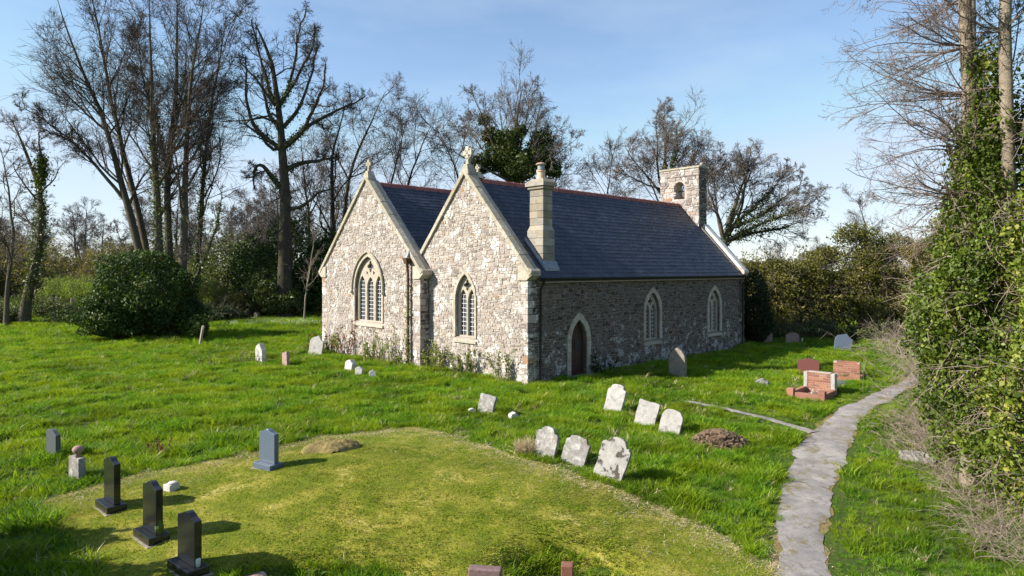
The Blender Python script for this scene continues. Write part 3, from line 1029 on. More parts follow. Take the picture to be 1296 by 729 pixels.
# ---- copings, kneelers, crosses
def coping(x0, x1, A, B, mat, seed, th=0.15, piece=0.8, parent=None):   # along the rake from A to B in (y,z)
    rng = random.Random(seed)
    L = math.hypot(B[0] - A[0], B[1] - A[1])
    ty, tz = (B[0] - A[0]) / L, (B[1] - A[1]) / L
    ny, nz = nrm(A, B)
    n = max(1, round(L / piece))
    for k in range(n):
        a, b = L * k / n + 0.004, L * (k + 1) / n - 0.004
        h = th + rng.uniform(-.006, .006)
        mb = MB()
        def q(x, d, hh):
            return (x, A[0] + ty * d + ny * hh, A[1] + tz * d + nz * hh)
        xm = (x0 + x1) / 2
        vs = []
        for d in (a, b):
            vs += [q(x0, d, -0.02), q(x0, d, h - 0.02), q(xm, d, h + 0.012), q(x1, d, h - 0.02), q(x1, d, -0.06)]
        fs = [(0, 1, 6, 5), (1, 2, 7, 6), (2, 3, 8, 7), (3, 4, 9, 8), (4, 0, 5, 9), (4, 3, 2, 1, 0), (5, 6, 7, 8, 9)]
        mb.add(vs, fs, rng.random())
        o = mb.build('coping_stone', mat, parent or church, bevel=0.012)
        fix_normals(o)
kx0, kx1 = -0.10, 0.37
ap = 0.012
coping(kx0, kx1, (-0.16, 3.86 - 0.16 * 1.1), (NM - ap, 7.47), 'coping_stone', 1)
coping(kx0, kx1, (5.95, 3.86 + (NW - 5.95) * 1.1), (NM + ap, 7.47), 'coping_stone', 2)
coping(AX0 - 0.10, AX0 + 0.38, (AY0 - 0.14, 3.86 - 0.14), (AM - ap, 7.85), 'coping_stone', 3)
coping(AX0 - 0.10, AX0 + 0.38, (AY1 + 0.16, 3.86 - 0.16), (AM + ap, 7.85), 'coping_stone', 4)
coping(LEN - 0.36, LEN + 0.09, (-0.16, 3.86 - 0.16 * 1.1), (NM - 1.19, 7.47 - 1.19 * 1.1), 'coping_white', 5)
coping(LEN - 0.36, LEN + 0.09, (NW + 0.16, 3.86 - 0.16 * 1.1), (NM + 1.19, 7.47 - 1.19 * 1.1), 'coping_white', 6)
def kneeler(x0, x1, y, sgn, name='kneeler'):                            # corbelled foot stone; sgn: way it juts
    mb = MB()
    a, b, c = y, y + sgn * 0.24, y - sgn * 0.42
    prof = [(c, 3.52), (a, 3.52), (b, 3.70), (b, 3.86), (a, 4.02), (c, 4.02)]
    vs = [(x0, *p) for p in prof] + [(x1, *p) for p in prof]
    n = len(prof)
    mb.add(vs, [tuple(range(n)), tuple(range(2 * n - 1, n - 1, -1))] + [(i, (i + 1) % n, n + (i + 1) % n, n + i) for i in range(n)])
    o = mb.build(name, 'dressed_stone', church, bevel=0.015)
    fix_normals(o)
kneeler(-0.075, 0.40, 0.0, -1)
kneeler(AX0 - 0.075, AX0 + 0.42, AY0, -1)
kneeler(AX0 - 0.075, AX0 + 0.42, AY1, 1)
kneeler(LEN - 0.40, LEN + 0.06, 0.0, -1)

def cross(name, x, y, z, h, ring, mat='dressed_stone', label=None, s=1.0):
    c = empty(name, (x, y, z), parent=church)
    c['label'] = label
    mb = MB()                                                            # saddle stone
    vs = [(-0.2, -0.24, -0.22), (0.2, -0.24, -0.22), (0.2, 0.24, -0.22), (-0.2, 0.24, -0.22), (-0.13, -0.09, 0.12), (0.13, -0.09, 0.12), (0.13, 0.09, 0.12), (-0.13, 0.09, 0.12)]
    mb.hexa([(a * s, b * s, cc * s) for a, b, cc in vs])
    mb.build('saddle_stone', mat, c, bevel=0.01)
    mb = MB()
    t = 0.055 * s
    cz = h * 0.66
    arm = h * 0.29
    def flare(dy, dz):                                                   # one flaring limb from the centre
        py, pz = -dz, dy
        w0, w1 = 0.045 * s, 0.085 * s
        pts = [(-py * w0, cz - pz * w0), (py * w0, cz + pz * w0), (dy * arm + py * w1, cz + dz * arm + pz * w1), (dy * arm - py * w1, cz + dz * arm - pz * w1)]
        mb.hexa([(-t, *p) for p in pts] + [(t, *p) for p in pts], 0.4)
    for d in ((1, 0), (-1, 0), (0, 1), (0, -1)):
        flare(*d)
    mb.hexa([(-t, -0.07 * s, 0.1 * s), (-t, 0.07 * s, 0.1 * s), (-t, 0.05 * s, cz - arm * 0.7), (-t, -0.05 * s, cz - arm * 0.7), (t, -0.07 * s, 0.1 * s), (t, 0.07 * s, 0.1 * s), (t, 0.05 * s, cz - arm * 0.7), (t, -0.05 * s, cz - arm * 0.7)], 0.4)
    o = mb.build('cross', mat, c)
    fix_normals(o)
    if ring:
        rb = MB()
        pts = [(0, arm * 0.78 * math.cos(a), cz + arm * 0.78 * math.sin(a)) for a in np.linspace(0, 2 * math.pi, 25)]
        rb.tube(pts, 0.035 * s, 6, 0.4, cap=False)
        rb.build('ring', mat, c)
    return c
cross('gable_cross', 0.13, NM, 7.70, 0.86, True, 'coping_stone', 'ringed stone cross on the nave gable', 1.15)
cross('gable_cross', 0.62, NM, 7.52, 0.40, True, 'coping_stone', 'small ringed stone cross behind the gable cross', 0.72)
cross('gable_cross', AX0 + 0.13, AM, 8.08, 0.66, False, 'coping_stone', 'plain stone cross on the chapel gable', 1.05)

# ---- chimney
ch = empty('chimney', parent=church)
rngc = random.Random(5)
def course_blocks(x0, x1, y0, y1, z0, z1, h, parent, mat, name='block', skip_in=False):
    n = max(1, round((z1 - z0) / h))
    for k in range(n):
        a, b = z0 + (z1 - z0) * k / n, z0 + (z1 - z0) * (k + 1) / n
        cut = rngc.uniform(0.38, 0.62)
        xm, ym = x0 + (x1 - x0) * cut, y0 + (y1 - y0) * cut
        for (p, q, r_, s_) in (((x0, x1, y0, ym), (x0, x1, ym, y1)) if k % 2 else ((x0, xm, y0, y1), (xm, x1, y0, y1))):
            mb = MB()
            j = rngc.uniform(0, 0.008)
            mb.box(p + 0.003 - j, q - 0.003 + j, r_ + 0.003 - j, s_ - 0.003 + j, a + 0.004, b - 0.004)
            mb.build(name, mat, parent, bevel=0.012)
course_blocks(0.92, 1.52, 0.16, 0.94, 3.9, 5.28, 0.28, ch, 'chimney_stone')
mb = MB()
mb.hexa([(0.93, 0.17, 5.28), (1.51, 0.17, 5.28), (1.51, 0.93, 5.28), (0.93, 0.93, 5.28), (0.99, 0.22, 5.46), (1.45, 0.22, 5.46), (1.45, 0.86, 5.46), (0.99, 0.86, 5.46)])
mb.build('weathering', 'chimney_stone', ch)
course_blocks(0.98, 1.46, 0.21, 0.87, 5.46, 6.74, 0.26, ch, 'chimney_stone')
mb = MB()
mb.box(0.92, 1.52, 0.15, 0.93, 6.742, 6.85)
mb.build('cap', 'chimney_stone', ch, bevel=0.02)
mb = MB()
mb.hexa([(0.86, 0.09, 6.85), (1.58, 0.09, 6.85), (1.58, 0.99, 6.85), (0.86, 0.99, 6.85), (0.86, 0.09, 6.98), (1.58, 0.09, 6.98), (1.58, 0.99, 6.98), (0.86, 0.99, 6.98)])
mb.hexa([(0.86, 0.09, 6.981), (1.58, 0.09, 6.981), (1.58, 0.99, 6.981), (0.86, 0.99, 6.981), (1.02, 0.26, 7.12), (1.42, 0.26, 7.12), (1.42, 0.82, 7.12), (1.02, 0.82, 7.12)])
mb.build('cap', 'chimney_stone', ch)
mb = MB()
mb.lathe([(0.15, 7.08), (0.145, 7.38), (0.17, 7.385), (0.17, 7.42), (0.11, 7.42)], 18, (1.22, 0.54, 0))
mb.build('chimney_pot', 'terracotta_pale', ch, smooth=False)
mb = MB()
mb.lathe([(0.165, 7.421), (0.165, 7.455), (0.12, 7.46)], 18, (1.22, 0.54, 0))
mb.lathe([(0.17, 7.62), (0.19, 7.64), (0.17, 7.68), (0.06, 7.72)], 18, (1.22, 0.54, 0))
mb.build('cowl', 'old_brown', ch)
mb = MB()
mb.lathe([(0.125, 7.455), (0.125, 7.622)], 18, (1.22, 0.54, 0))
mb.build('cowl_mesh', 'lead', ch)
mb = MB()
mb.hexa([(0.86, 0.0, 3.85), (1.6, 0.0, 3.85), (1.6, 0.16, 3.98), (0.86, 0.16, 3.98), (0.86, 0.0, 3.93), (1.6, 0.0, 3.93), (1.6, 0.155, 4.2), (0.86, 0.155, 4.2)])
mb.build('flashing', 'lead', ch)
mb = MB()
mb.hexa([(0.84, 0.05, 3.92), (0.90, 0.05, 3.92), (0.90, 1.0, 4.93), (0.84, 1.0, 4.93), (0.84, 0.05, 3.99), (0.915, 0.05, 4.06), (0.915, 1.0, 5.06), (0.84, 1.0, 5.0)])
mb.build('flashing', 'lead', ch)

# ---- bellcote
bc = empty('bellcote', parent=church)
BX0, BX1 = LEN - 0.68, LEN + 0.1
BE = Plane((BX0, 0, 0), (0, -1, 0), (0, 0, 1), (-1, 0, 0))
mb = MB()
b0, b1 = NM - 1.16, NM + 1.16
hole = arch(-NM, 0.64, 7.62, 8.20, 0.34)
slab(mb, BE, [(-b1, 5.9), (-b0, 5.9), (-b0, 9.18), (-b1, 9.18)], [hole], -0.02, -(BX1 - BX0) + 0.02)
core = mb.build('core', 'mortar_pale', bc)
fix_normals(core)
def bel(plane, u0, u1, ops, seed, mat):
    rubble(plane, core, [((1, 0), u1), ((-1, 0), -u0), ((0, 1), 9.16)], u0, u1, 5.9, 9.2, ops, (0.13, 0.26), (0.9, 2.4), mat, 'stone', seed, 60, (0.02, 0.035))
BE2 = Plane((BX0 + 0.02, 0, 0), (0, -1, 0), (0, 0, 1), (-1, 0, 0))
bel(BE2, -b1, -b0, [arch(-NM, 0.70, 7.58, 8.20, 0.40)], 41, 'stone_pale')
bel(Plane((BX0 + 0.02, b0, 0), (1, 0, 0), (0, 0, 1), (0, -1, 0)), 0, BX1 - BX0 - 0.04, [], 42, 'stone_dark_shaded')  # shaded side of the bellcote, shade carried by the darker stone
mb = MB()
mb.box(BX0 - 0.03, BX1 + 0.03, b0 - 0.04, b1 + 0.04, 8.78, 8.84)
mb.build('string_course', 'stone_pale', bc, bevel=0.015)
for k in range(4):
    a, b = b0 - 0.05 + (b1 - b0 + 0.1) * k / 4, b0 - 0.05 + (b1 - b0 + 0.1) * (k + 1) / 4
    mb = MB()
    xm = (BX0 + BX1) / 2
    vs = []
    for y in (a + 0.004, b - 0.004):
        vs += [(BX0 - 0.05, y, 9.18), (BX1 + 0.05, y, 9.18), (BX1 + 0.05, y, 9.25), (xm, y, 9.36), (BX0 - 0.05, y, 9.25)]
    mb.add(vs, [(0, 1, 2, 3, 4), (9, 8, 7, 6, 5), (0, 5, 6, 1), (1, 6, 7, 2), (2, 7, 8, 3), (3, 8, 9, 4), (4, 9, 5, 0)])
    fix_normals(mb.build('cap_stone', 'coping_stone', bc, bevel=0.012))
mb = MB()
mb.lathe([(0.0, 9.3), (0.10, 9.34), (0.11, 9.40), (0.06, 9.46), (0.0, 9.47)], 12, ((BX0 + BX1) / 2, b0 + 0.06, 0))
mb.build('finial_stump', 'coping_stone', bc, smooth=True)
mb = MB()
mb.lathe([(0.15, 7.72), (0.145, 7.75), (0.11, 7.84), (0.095, 7.98), (0.05, 8.04), (0.0, 8.05)], 16, (LEN - 0.2, NM - 0.05, 0))
mb.tube([(LEN - 0.2, NM - 0.34, 8.08), (LEN - 0.2, NM + 0.34, 8.08)], 0.03, 6)
mb.build('bell', 'iron_rust', bc, smooth=True)

# ---- gutters and downpipes
mb = MB()
pts = []
for x in (0.42, LEN - 0.05):
    for i in range(7):
        a = math.pi + math.pi * i / 6
        pts.append((x, -0.27 + 0.075 * math.cos(a), 3.60 + 0.075 * math.sin(a)))
mb.add(pts + [(p[0], -0.27 + (p[1] + 0.27) * 0.82, 3.60 + (p[2] - 3.60) * 0.82) for p in pts], [(i, i + 1, i + 8, i + 7) for i in range(6)] + [(14 + i, 21 + i, 22 + i, 15 + i) for i in range(6)] + [(0, 7, 21, 14), (6, 20, 27, 13), tuple(range(6, -1, -1)), tuple(range(7, 14))])
mb.build('gutter', 'iron_black', church)
mb = MB()
mb.box(0.42, LEN - 0.05, -0.19, -0.055, 3.44, 3.575)
mb.build('fascia', 'timber_fascia', church)
for x in (0.50, LEN - 0.32):
    dp = empty('downpipe', parent=church)
    mb = MB()
    mb.tube([(x, -0.27, 3.55), (x, -0.27, 3.42), (x, -0.12, 3.22), (x, -0.12, 0.15), (x, -0.2, 0.02)], 0.042, 10)
    mb.build('pipe', 'iron_black', dp, smooth=True)
    for z in (2.9, 1.8, 0.7):
        mb = MB()
        mb.tube([(x, -0.12, z), (x, -0.12, z + 0.09)], 0.058, 10)
        mb.build('pipe_collar', 'iron_black', dp)
dp = empty('downpipe', parent=church)
dp['label'] = 'rusty downpipe with a hopper head below the valley'
y = 6.15
mb = MB()
mb.hexa([(AX0 - 0.26, y - 0.08, 4.12), (AX0 - 0.045, y - 0.08, 4.12), (AX0 - 0.045, y + 0.08, 4.12), (AX0 - 0.26, y + 0.08, 4.12), (AX0 - 0.32, y - 0.14, 4.36), (AX0 - 0.045, y - 0.14, 4.36), (AX0 - 0.045, y + 0.14, 4.36), (AX0 - 0.32, y + 0.14, 4.36)])
mb.build('hopper', 'iron_rust', dp)
mb = MB()
mb.hexa([(AX0 - 0.25, y - 0.09, 4.37), (AX0 - 0.03, y - 0.09, 4.37), (AX0 - 0.03, y + 0.09, 4.37), (AX0 - 0.25, y + 0.09, 4.37), (AX0 - 0.1, y - 0.05, 4.66), (AX0 - 0.03, y - 0.05, 4.66), (AX0 - 0.03, y + 0.05, 4.66), (AX0 - 0.1, y + 0.05, 4.66)])
mb.build('lead_chute', 'lead', dp)
mb = MB()
mb.tube([(AX0 - 0.16, y, 4.15), (AX0 - 0.16, y, 3.9), (AX0 - 0.13, y, 3.75), (AX0 - 0.13, y, -0.05)], 0.055, 10)
mb.build('pipe', 'iron_rust', dp, smooth=True)
for z in (3.2, 1.9, 0.6):
    mb = MB()
    mb.tube([(AX0 - 0.13, y, z), (AX0 - 0.13, y, z + 0.1)], 0.075, 10)
    mb.build('pipe_collar', 'iron_rust', dp)

# ------------------------------------------------------------------ graves
def gz(x, y):
    return float(G(x, y))

def prism(mb, prof, y0, y1, tn=None):                                   # profile (x,z) counter-clockwise seen from the front, y0 front, y1 back
    n = len(prof)
    tris = tessellate_polygon([[Vector((p[0], p[1], 0)) for p in prof]])
    vs = [(x, y0, z) for x, z in prof] + [(x, y1, z) for x, z in prof]
    fs = []
    for a, b, c in tris:
        ar = (prof[b][0] - prof[a][0]) * (prof[c][1] - prof[a][1]) - (prof[c][0] - prof[a][0]) * (prof[b][1] - prof[a][1])
        if ar < 0:
            b, c = c, b
        fs += [(a, b, c), (a + n, c + n, b + n)]
    fs += [(i, i + n, (i + 1) % n + n, (i + 1) % n) for i in range(n)]
    mb.add(vs, fs, tn)

def top_profile(kind, w, h):
    a = w / 2
    if kind == 'peak':                                                   # modern polished stone, gently curved to a point
        t = [(a, h - 0.085), (a * 0.55, h - 0.055), (a * 0.2, h - 0.012), (0, h), (-a * 0.2, h - 0.012), (-a * 0.55, h - 0.055), (-a, h - 0.085)]
    elif kind == 'slant':
        t = [(a, h - 0.10), (a * 0.2, h - 0.01), (-a * 0.4, h), (-a, h - 0.03)]
    elif kind == 'shoulder':                                             # old stone: square shoulders, round head between
        t = [(a, h * 0.80), (a * 0.80, h * 0.845), (a * 0.68, h * 0.84)] + [(a * 0.62 * math.cos(x), h * 0.86 + h * 0.14 * math.sin(x)) for x in np.linspace(0.1, math.pi - 0.1, 9)] + [(-a * 0.68, h * 0.84), (-a * 0.80, h * 0.845), (-a, h * 0.80)]
    elif kind == 'round':
        t = [(a * math.cos(x), h - a * 0.8 + a * 0.8 * math.sin(x)) for x in np.linspace(0, math.pi, 11)]
    elif kind == 'pointed':
        t = arch(0, w, 0, h - w * 0.75, w * 0.75, 6)[1:-1]
    elif kind == 'flat':
        t = [(a, h - 0.03), (a * 0.9, h), (-a * 0.92, h - 0.01), (-a, h - 0.04)]
    elif kind == 'ears':                                                 # cut-away corners
        t = [(a, h * 0.82), (a * 0.72, h * 0.86), (a * 0.62, h * 0.97), (a * 0.2, h), (-a * 0.3, h * 0.985), (-a * 0.66, h * 0.94), (-a * 0.74, h * 0.83), (-a, h * 0.80)]
    elif kind == 'broken':
        t = [(a, h * 0.72), (a * 0.6, h * 0.80), (a * 0.2, h), (-a * 0.3, h * 0.93), (-a * 0.75, h * 0.86), (-a, h * 0.70)]
    return t

def rough_edge(prof, amp, seed):
    rng = random.Random(seed)
    p2 = subdiv(prof + [prof[0]], 0.11)[:-1]
    return [(x + rng.uniform(-amp, amp), z + rng.uniform(-amp, amp) * (1 if z > 0 else 0)) for x, z in p2]

def old_stone(name, x, y, w, h, t, kind, mat, rz, lean_side, lean_back, label, seed, cat='gravestone', group=None, sink=0.22):
    prof = [(-w / 2 * 0.96, -sink), (w / 2 * 0.96, -sink)] + top_profile(kind, w, h)
    mb = MB()
    prism(mb, rough_edge(prof, 0.010, seed), -t / 2, t / 2)
    o = mb.build(name, mat, bevel=0.014)
    o.location = (x, y, gz(x, y) - 0.01)
    o.rotation_euler = (Matrix.Rotation(rz, 4, 'Z') @ Matrix.Rotation(R(lean_back), 4, 'X') @ Matrix.Rotation(R(lean_side), 4, 'Y')).to_euler()
    return tag(o, label, cat, group)

def granite(x, y, w, h, mat, rz, label, kind='peak', base=True, vase=False, group=None, bw=1.22):
    e = empty('headstone', (x, y, gz(x, y) - 0.03), rz)
    tag(e, label, 'headstone', group)
    z0 = 0.14 if base else -0.1
    prof = [(-w / 2, z0), (w / 2, z0)] + [(px, pz + 0.14) for px, pz in top_profile(kind, w, h - 0.14)]
    mb = MB()
    prism(mb, prof, -0.05, 0.05)
    mb.build('tablet', mat, e, bevel=0.006)
    if base:
        mb = MB()
        mb.box(-w / 2 * bw, w / 2 * bw, -0.17, 0.13, -0.06, 0.138)
        mb.build('base', mat, e, bevel=0.01)
        mb = MB()
        mb.box(-w / 2 * bw - 0.04, w / 2 * bw + 0.04, -0.21, 0.17, -0.14, 0.03)
        mb.build('foundation', 'old_dark', e, bevel=0.01)
    return e

RG = R(-37)
granite(-9.83, 14.06, 0.44, 0.66, 'granite_grey', R(-33), 'low dark grey headstone in the long grass beside the urn-topped one', 'slant', base=False)
granite(-6.81, 11.17, 0.52, 0.90, 'granite_black', R(-42), 'polished black headstone between the white block and the urn-topped stone', 'peak')
granite(-5.50, 10.04, 0.52, 0.90, 'granite_black', R(-41), 'polished black headstone, middle one of the three in a row', 'peak')
granite(-4.44, 9.03, 0.52, 0.84, 'granite_black', R(-40), 'polished black headstone, last in the row beside the pink kerb block', 'peak')
granite(-4.79, 12.92, 0.48, 0.80, 'granite_blue', R(-34), 'blue-grey granite headstone with a turf heap behind it', 'peak', bw=1.12)
# stone with an urn
e = empty('headstone', (-8.38, 12.63, gz(-8.38, 12.63) - 0.02), R(-33))
tag(e, 'narrow grey stone pillar with a round urn on top', 'headstone')
mb = MB()
prism(mb, [(-0.2, -0.1), (0.2, -0.1), (0.2, 0.50), (-0.2, 0.50)], -0.06, 0.07)
mb.build('tablet', 'old_grey', e, bevel=0.012)
mb = MB()
mb.lathe([(0.05, 0.50), (0.055, 0.53), (0.04, 0.56), (0.085, 0.60), (0.10, 0.65), (0.07, 0.70), (0.03, 0.715)], 12, (0.04, 0, 0))
mb.build('urn', 'old_brown', e, smooth=True)
mb = MB()
mb.box(-0.26, 0.26, -0.12, 0.3, -0.1, 0.05)
mb.build('base', 'old_grey', e, bevel=0.01)
# flower block and plants on the bases
e = empty('flower_block', (-6.16, 11.87, gz(-6.16, 11.87) - 0.01), R(-30))
tag(e, 'small white stone flower block on the mown grass', 'flower block')
mb = MB()
mb.box(-0.1, 0.1, -0.1, 0.1, -0.04, 0.13)
mb.build('block', 'limestone_block', e, bevel=0.012)
mb = MB()
mb.lathe([(0.075, 0.128), (0.085, 0.15), (0.07, 0.165), (0.0, 0.17)], 12, (0.03, 0, 0))
mb.build('lid', 'limestone_block', e, smooth=True)
for (x, y, dx, dy, lab) in ((-5.50, 10.04, 0.38, 0.02, 'small dark flower pot on the base of the middle black headstone'), (-4.44, 9.03, 0.34, 0.03, 'small glass jar on the base of the last black headstone')):
    mb = MB()
    if 'jar' in lab:
        mb.lathe([(0.04, 0), (0.045, 0.06), (0.045, 0.10), (0.036, 0.12), (0.0, 0.121)], 12)
        o = mb.build('glass_jar', 'glass_green', smooth=True)
    else:
        mb.lathe([(0.045, 0), (0.065, 0.10), (0.06, 0.13), (0.04, 0.16), (0.02, 0.26), (0.0, 0.28)], 10)
        o = mb.build('flower_pot', 'leaf_dark')
    o.location = (x + 0.18, y - 0.15, gz(x, y) + 0.108)
    tag(o, lab, 'jar' if 'jar' in lab else 'flower pot')

old_stone('gravestone', -15.88, 33.37, 0.62, 1.05, 0.10, 'round', 'old_dark', R(-62), 10, -8, 'tall grey slab leaning beside the round evergreen bush', 1)
old_stone('gravestone', -10.42, 27.2, 0.42, 0.86, 0.22, 'broken', 'limestone_block', R(-30), 5, 4, 'broken whitish pillar stump among weeds', 2)
old_stone('gravestone', -9.14, 26.53, 0.36, 0.58, 0.14, 'flat', 'old_brown', R(-42), -14, -6, 'small reddish brown stone leaning in the grass', 3)
old_stone('gravestone', -8.91, 29.7, 0.78, 0.92, 0.11, 'broken', 'old_white', R(-25), 3, -9, 'pale pointed gravestone close to the chapel corner', 4)
for k, (x, y, s, lab) in enumerate(((-6.2, 25.09, 0.36, 'tallest of the three little white stones by the chapel'), (-5.62, 24.16, 0.28, 'white stone between the other two little white stones'), (-5.01, 23.63, 0.24, 'low white stone set apart from its two white neighbours'))):
    old_stone('white_stone', x, y, s, s * 1.25, s * 0.7, 'broken', 'limestone_block', R(-30 + 20 * k), 6 - 6 * k, -6, lab, 20 + k, cat='stone')
old_stone('gravestone', -0.73, 17.72, 0.50, 0.54, 0.11, 'flat', 'old_grey', R(-30), 8, -12, 'small grey gravestone alone in the grass before the nave gable', 5)
old_stone('white_stone', -1.08, 17.72, 0.22, 0.16, 0.16, 'broken', 'limestone_block', R(10), 0, 0, 'fist-sized pale stone beside the lone small grey gravestone', 6, cat='stone', sink=0.1)
old_stone('white_stone', 0.04, 17.13, 0.24, 0.22, 0.17, 'broken', 'limestone_block', R(30), 0, 0, 'bright white stone lying alone in the grass', 7, cat='stone', sink=0.1)
old_stone('gravestone', 2.73, 17.84, 0.54, 0.80, 0.10, 'ears', 'old_white', R(-34), 9, -12, 'tallest clean white gravestone in the row near the church door', 8)
old_stone('gravestone', 3.37, 16.73, 0.56, 0.62, 0.09, 'flat', 'old_white', R(-32), 11, -14, 'white square-headed gravestone, middle of the row near the church door', 9)
old_stone('gravestone', 3.81, 15.97, 0.54, 0.62, 0.09, 'round', 'old_white', R(-36), 10, -14, 'white round-headed gravestone beside the soil heap', 10)
old_stone('gravestone', 0.65, 13.52, 0.54, 0.66, 0.08, 'shoulder', 'old_grey', R(-40), 6, -12, 'grey shouldered gravestone beside a dry grass tuft at the lawn edge', 11)
old_stone('gravestone', 1.21, 13.18, 0.56, 0.58, 0.08, 'ears', 'old_grey', R(-34), 12, -14, 'lowest grey gravestone between two taller ones at the lawn edge', 12)
old_stone('gravestone', 1.79, 12.40, 0.60, 0.84, 0.09, 'shoulder', 'old_spotted', R(-33), 14, -12, 'large pale gravestone blotched with black lichen at the lawn edge', 13)
old_stone('gravestone', 6.0, 23.75, 0.66, 1.10, 0.13, 'pointed', 'old_dark', R(-42), 0, 0, 'dark pointed gravestone standing in the shade of the church wall', 14)
old_stone('gravestone', 13.5, 34.81, 0.62, 0.62, 0.1, 'ears', 'old_brown', R(-20), 0, -3, 'brownish headstone near the yew and the hedge', 15)
old_stone('gravestone', 14.57, 34.07, 0.66, 0.62, 0.1, 'ears', 'old_brown', R(-20), 0, -3, 'brownish headstone beside a little white peg near the hedge', 16)
old_stone('marker_post', 15.05, 34.0, 0.07, 0.34, 0.05, 'flat', 'limestone_block', R(-20), 0, 0, 'little white marker peg in the grass near the hedge', 17, cat='peg')
old_stone('gravestone', 15.83, 31.43, 0.78, 0.84, 0.14, 'broken', 'granite_blue', R(-15), 9, -10, 'bluish white gravestone leaning before the hedge', 18)
old_stone('tree_stump', -19.05, 48.96, 0.30, 0.55, 0.28, 'broken', 'post_wood', R(-15), 0, 0, 'short pale wooden stump at the dark thicket edge', 19, cat='stump')
old_stone('kerb_block', -3.55, 8.98, 0.36, 0.10, 0.30, 'round', 'marble_pink', R(-33), 0, 0, 'pink stone block at the foot of the black headstones', 30, cat='kerb')

# brick graves
def bricks(parent, w, h, t, arched, z0=0.0, y0=0.0, x0=0.0, bh=0.065, bl=0.215, name='brick', mat='brick_red'):
    core = MB()
    core.box(x0 - w / 2 + 0.006, x0 + w / 2 - 0.006, y0 - t / 2 + 0.006, y0 + t / 2 - 0.006, z0 - 0.12, z0 + h - 0.03)
    core.build('mortar_core', 'mortar_grey', parent)
    me = {}
    rows = int(h / (bh + 0.01))
    for r in range(rows):
        z = z0 + r * (bh + 0.01)
        x = -w / 2 - (bl / 2 if r % 2 else 0)
        while x < w / 2 - 0.01:
            a, b = max(-w / 2, x), min(w / 2, x + bl)
            zt = bh
            if arched and z + bh - z0 > h - arched * (2 * abs((a + b) / 2) / w) ** 2 + 0.01:
                x += bl + 0.01
                continue
            if b - a > 0.03:
                key = round(b - a, 3)
                if key not in me:
                    mb = MB()
                    mb.box(-key / 2, key / 2, -t / 2, t / 2, 0, zt, 0.0)
                    me[key] = mb.mesh(name)
                    me[key].materials.append(M[mat])
                o = bpy.data.objects.new(name, me[key])
                o.parent = parent
                o.location = (x0 + (a + b) / 2, y0, z)
                COL.objects.link(o)
            x += bl + 0.01
def kerb_grave(x, y, rz, w, h, length, kh, label, pillars, arched, kw=None):
    e = empty('brick_grave', (x, y, gz(x, y)), rz)
    tag(e, label, 'grave')
    t = 0.2
    hs = empty('brick_headstone', parent=e)
    bricks(hs, w, h, t, arched, 0.0)
    if pillars:
        for s in (-1, 1):
            mb = MB()
            mb.box(s * (w / 2 + 0.065) - 0.06, s * (w / 2 + 0.065) + 0.06, -0.12, 0.12, -0.1, h * 0.93)
            mb.build('white_pillar', 'old_white', e, bevel=0.008)
    kw = kw or w + 0.25
    for s in (-1, 1):
        mb = MB()
        mb.box(s * kw / 2 - 0.07, s * kw / 2 + 0.07, -length, -0.105, -0.1, kh)
        mb.build('kerb', 'brick_red', e, bevel=0.01)
    mb = MB()
    mb.box(-kw / 2 + 0.071, kw / 2 - 0.071, -length, -length + 0.14, -0.1, kh - 0.01)
    mb.build('kerb', 'brick_red', e, bevel=0.01)
    for s in (-1, 1):
        mb = MB()
        mb.box(s * kw / 2 - 0.10, s * kw / 2 + 0.10, -length - 0.05, -length + 0.15, -0.1, kh + 0.10)
        mb.build('kerb_pier', 'brick_red', e, bevel=0.01)
    mb = MB()
    mb.box(-kw / 2 + 0.07, kw / 2 - 0.07, -length + 0.14, -0.1, -0.1, 0.05)
    mb.build('fill', 'soil', e)
    return e
kerb_grave(9.75, 20.75, R(-42), 0.68, 0.72, 1.35, 0.20, 'brick headstone with white side pillars and a brick kerb', True, 0.12, 0.9)
kerb_grave(12.1, 23.7, R(-36), 0.86, 0.60, 1.0, 0.16, 'plain brick headstone with a sunken kerb beside the path', False, 0.05, 0.95)
granite(11.0, 24.34, 0.74, 0.66, 'granite_red', R(-26), 'dark red headstone in the shade behind the brick graves', 'peak')
old_stone('gravestone', 10.9, 21.9, 0.9, 0.16, 0.5, 'flat', 'granite_blue', R(-26), 0, 0, 'low blue-grey slab between the two brick graves', 31)
old_stone('gravestone', 8.35, 21.9, 0.4, 0.26, 0.3, 'broken', 'old_grey', R(-26), 0, 0, 'low rounded grey stone in the grass beside the pillared brick grave', 32)
e = empty('kerb_grave', (0.15, 8.75, gz(0.15, 8.75)), R(-8))
tag(e, 'half-buried grave kerb with a red brick pier in the hollow', 'grave')
mb = MB()
mb.box(-0.75, -0.30, -0.02, 0.12, -0.1, 0.26)
mb.build('kerb', 'kerb_purple', e, bevel=0.02)
mb = MB()
mb.box(0.50, 0.66, 0.05, 0.21, -0.1, 0.34)
mb.build('pier', 'brick_red', e, bevel=0.012)
mb = MB()
mb.box(-0.29, 0.49, 0.0, 0.1, -0.1, 0.12)
mb.build('kerb', 'kerb_purple', e, bevel=0.02)

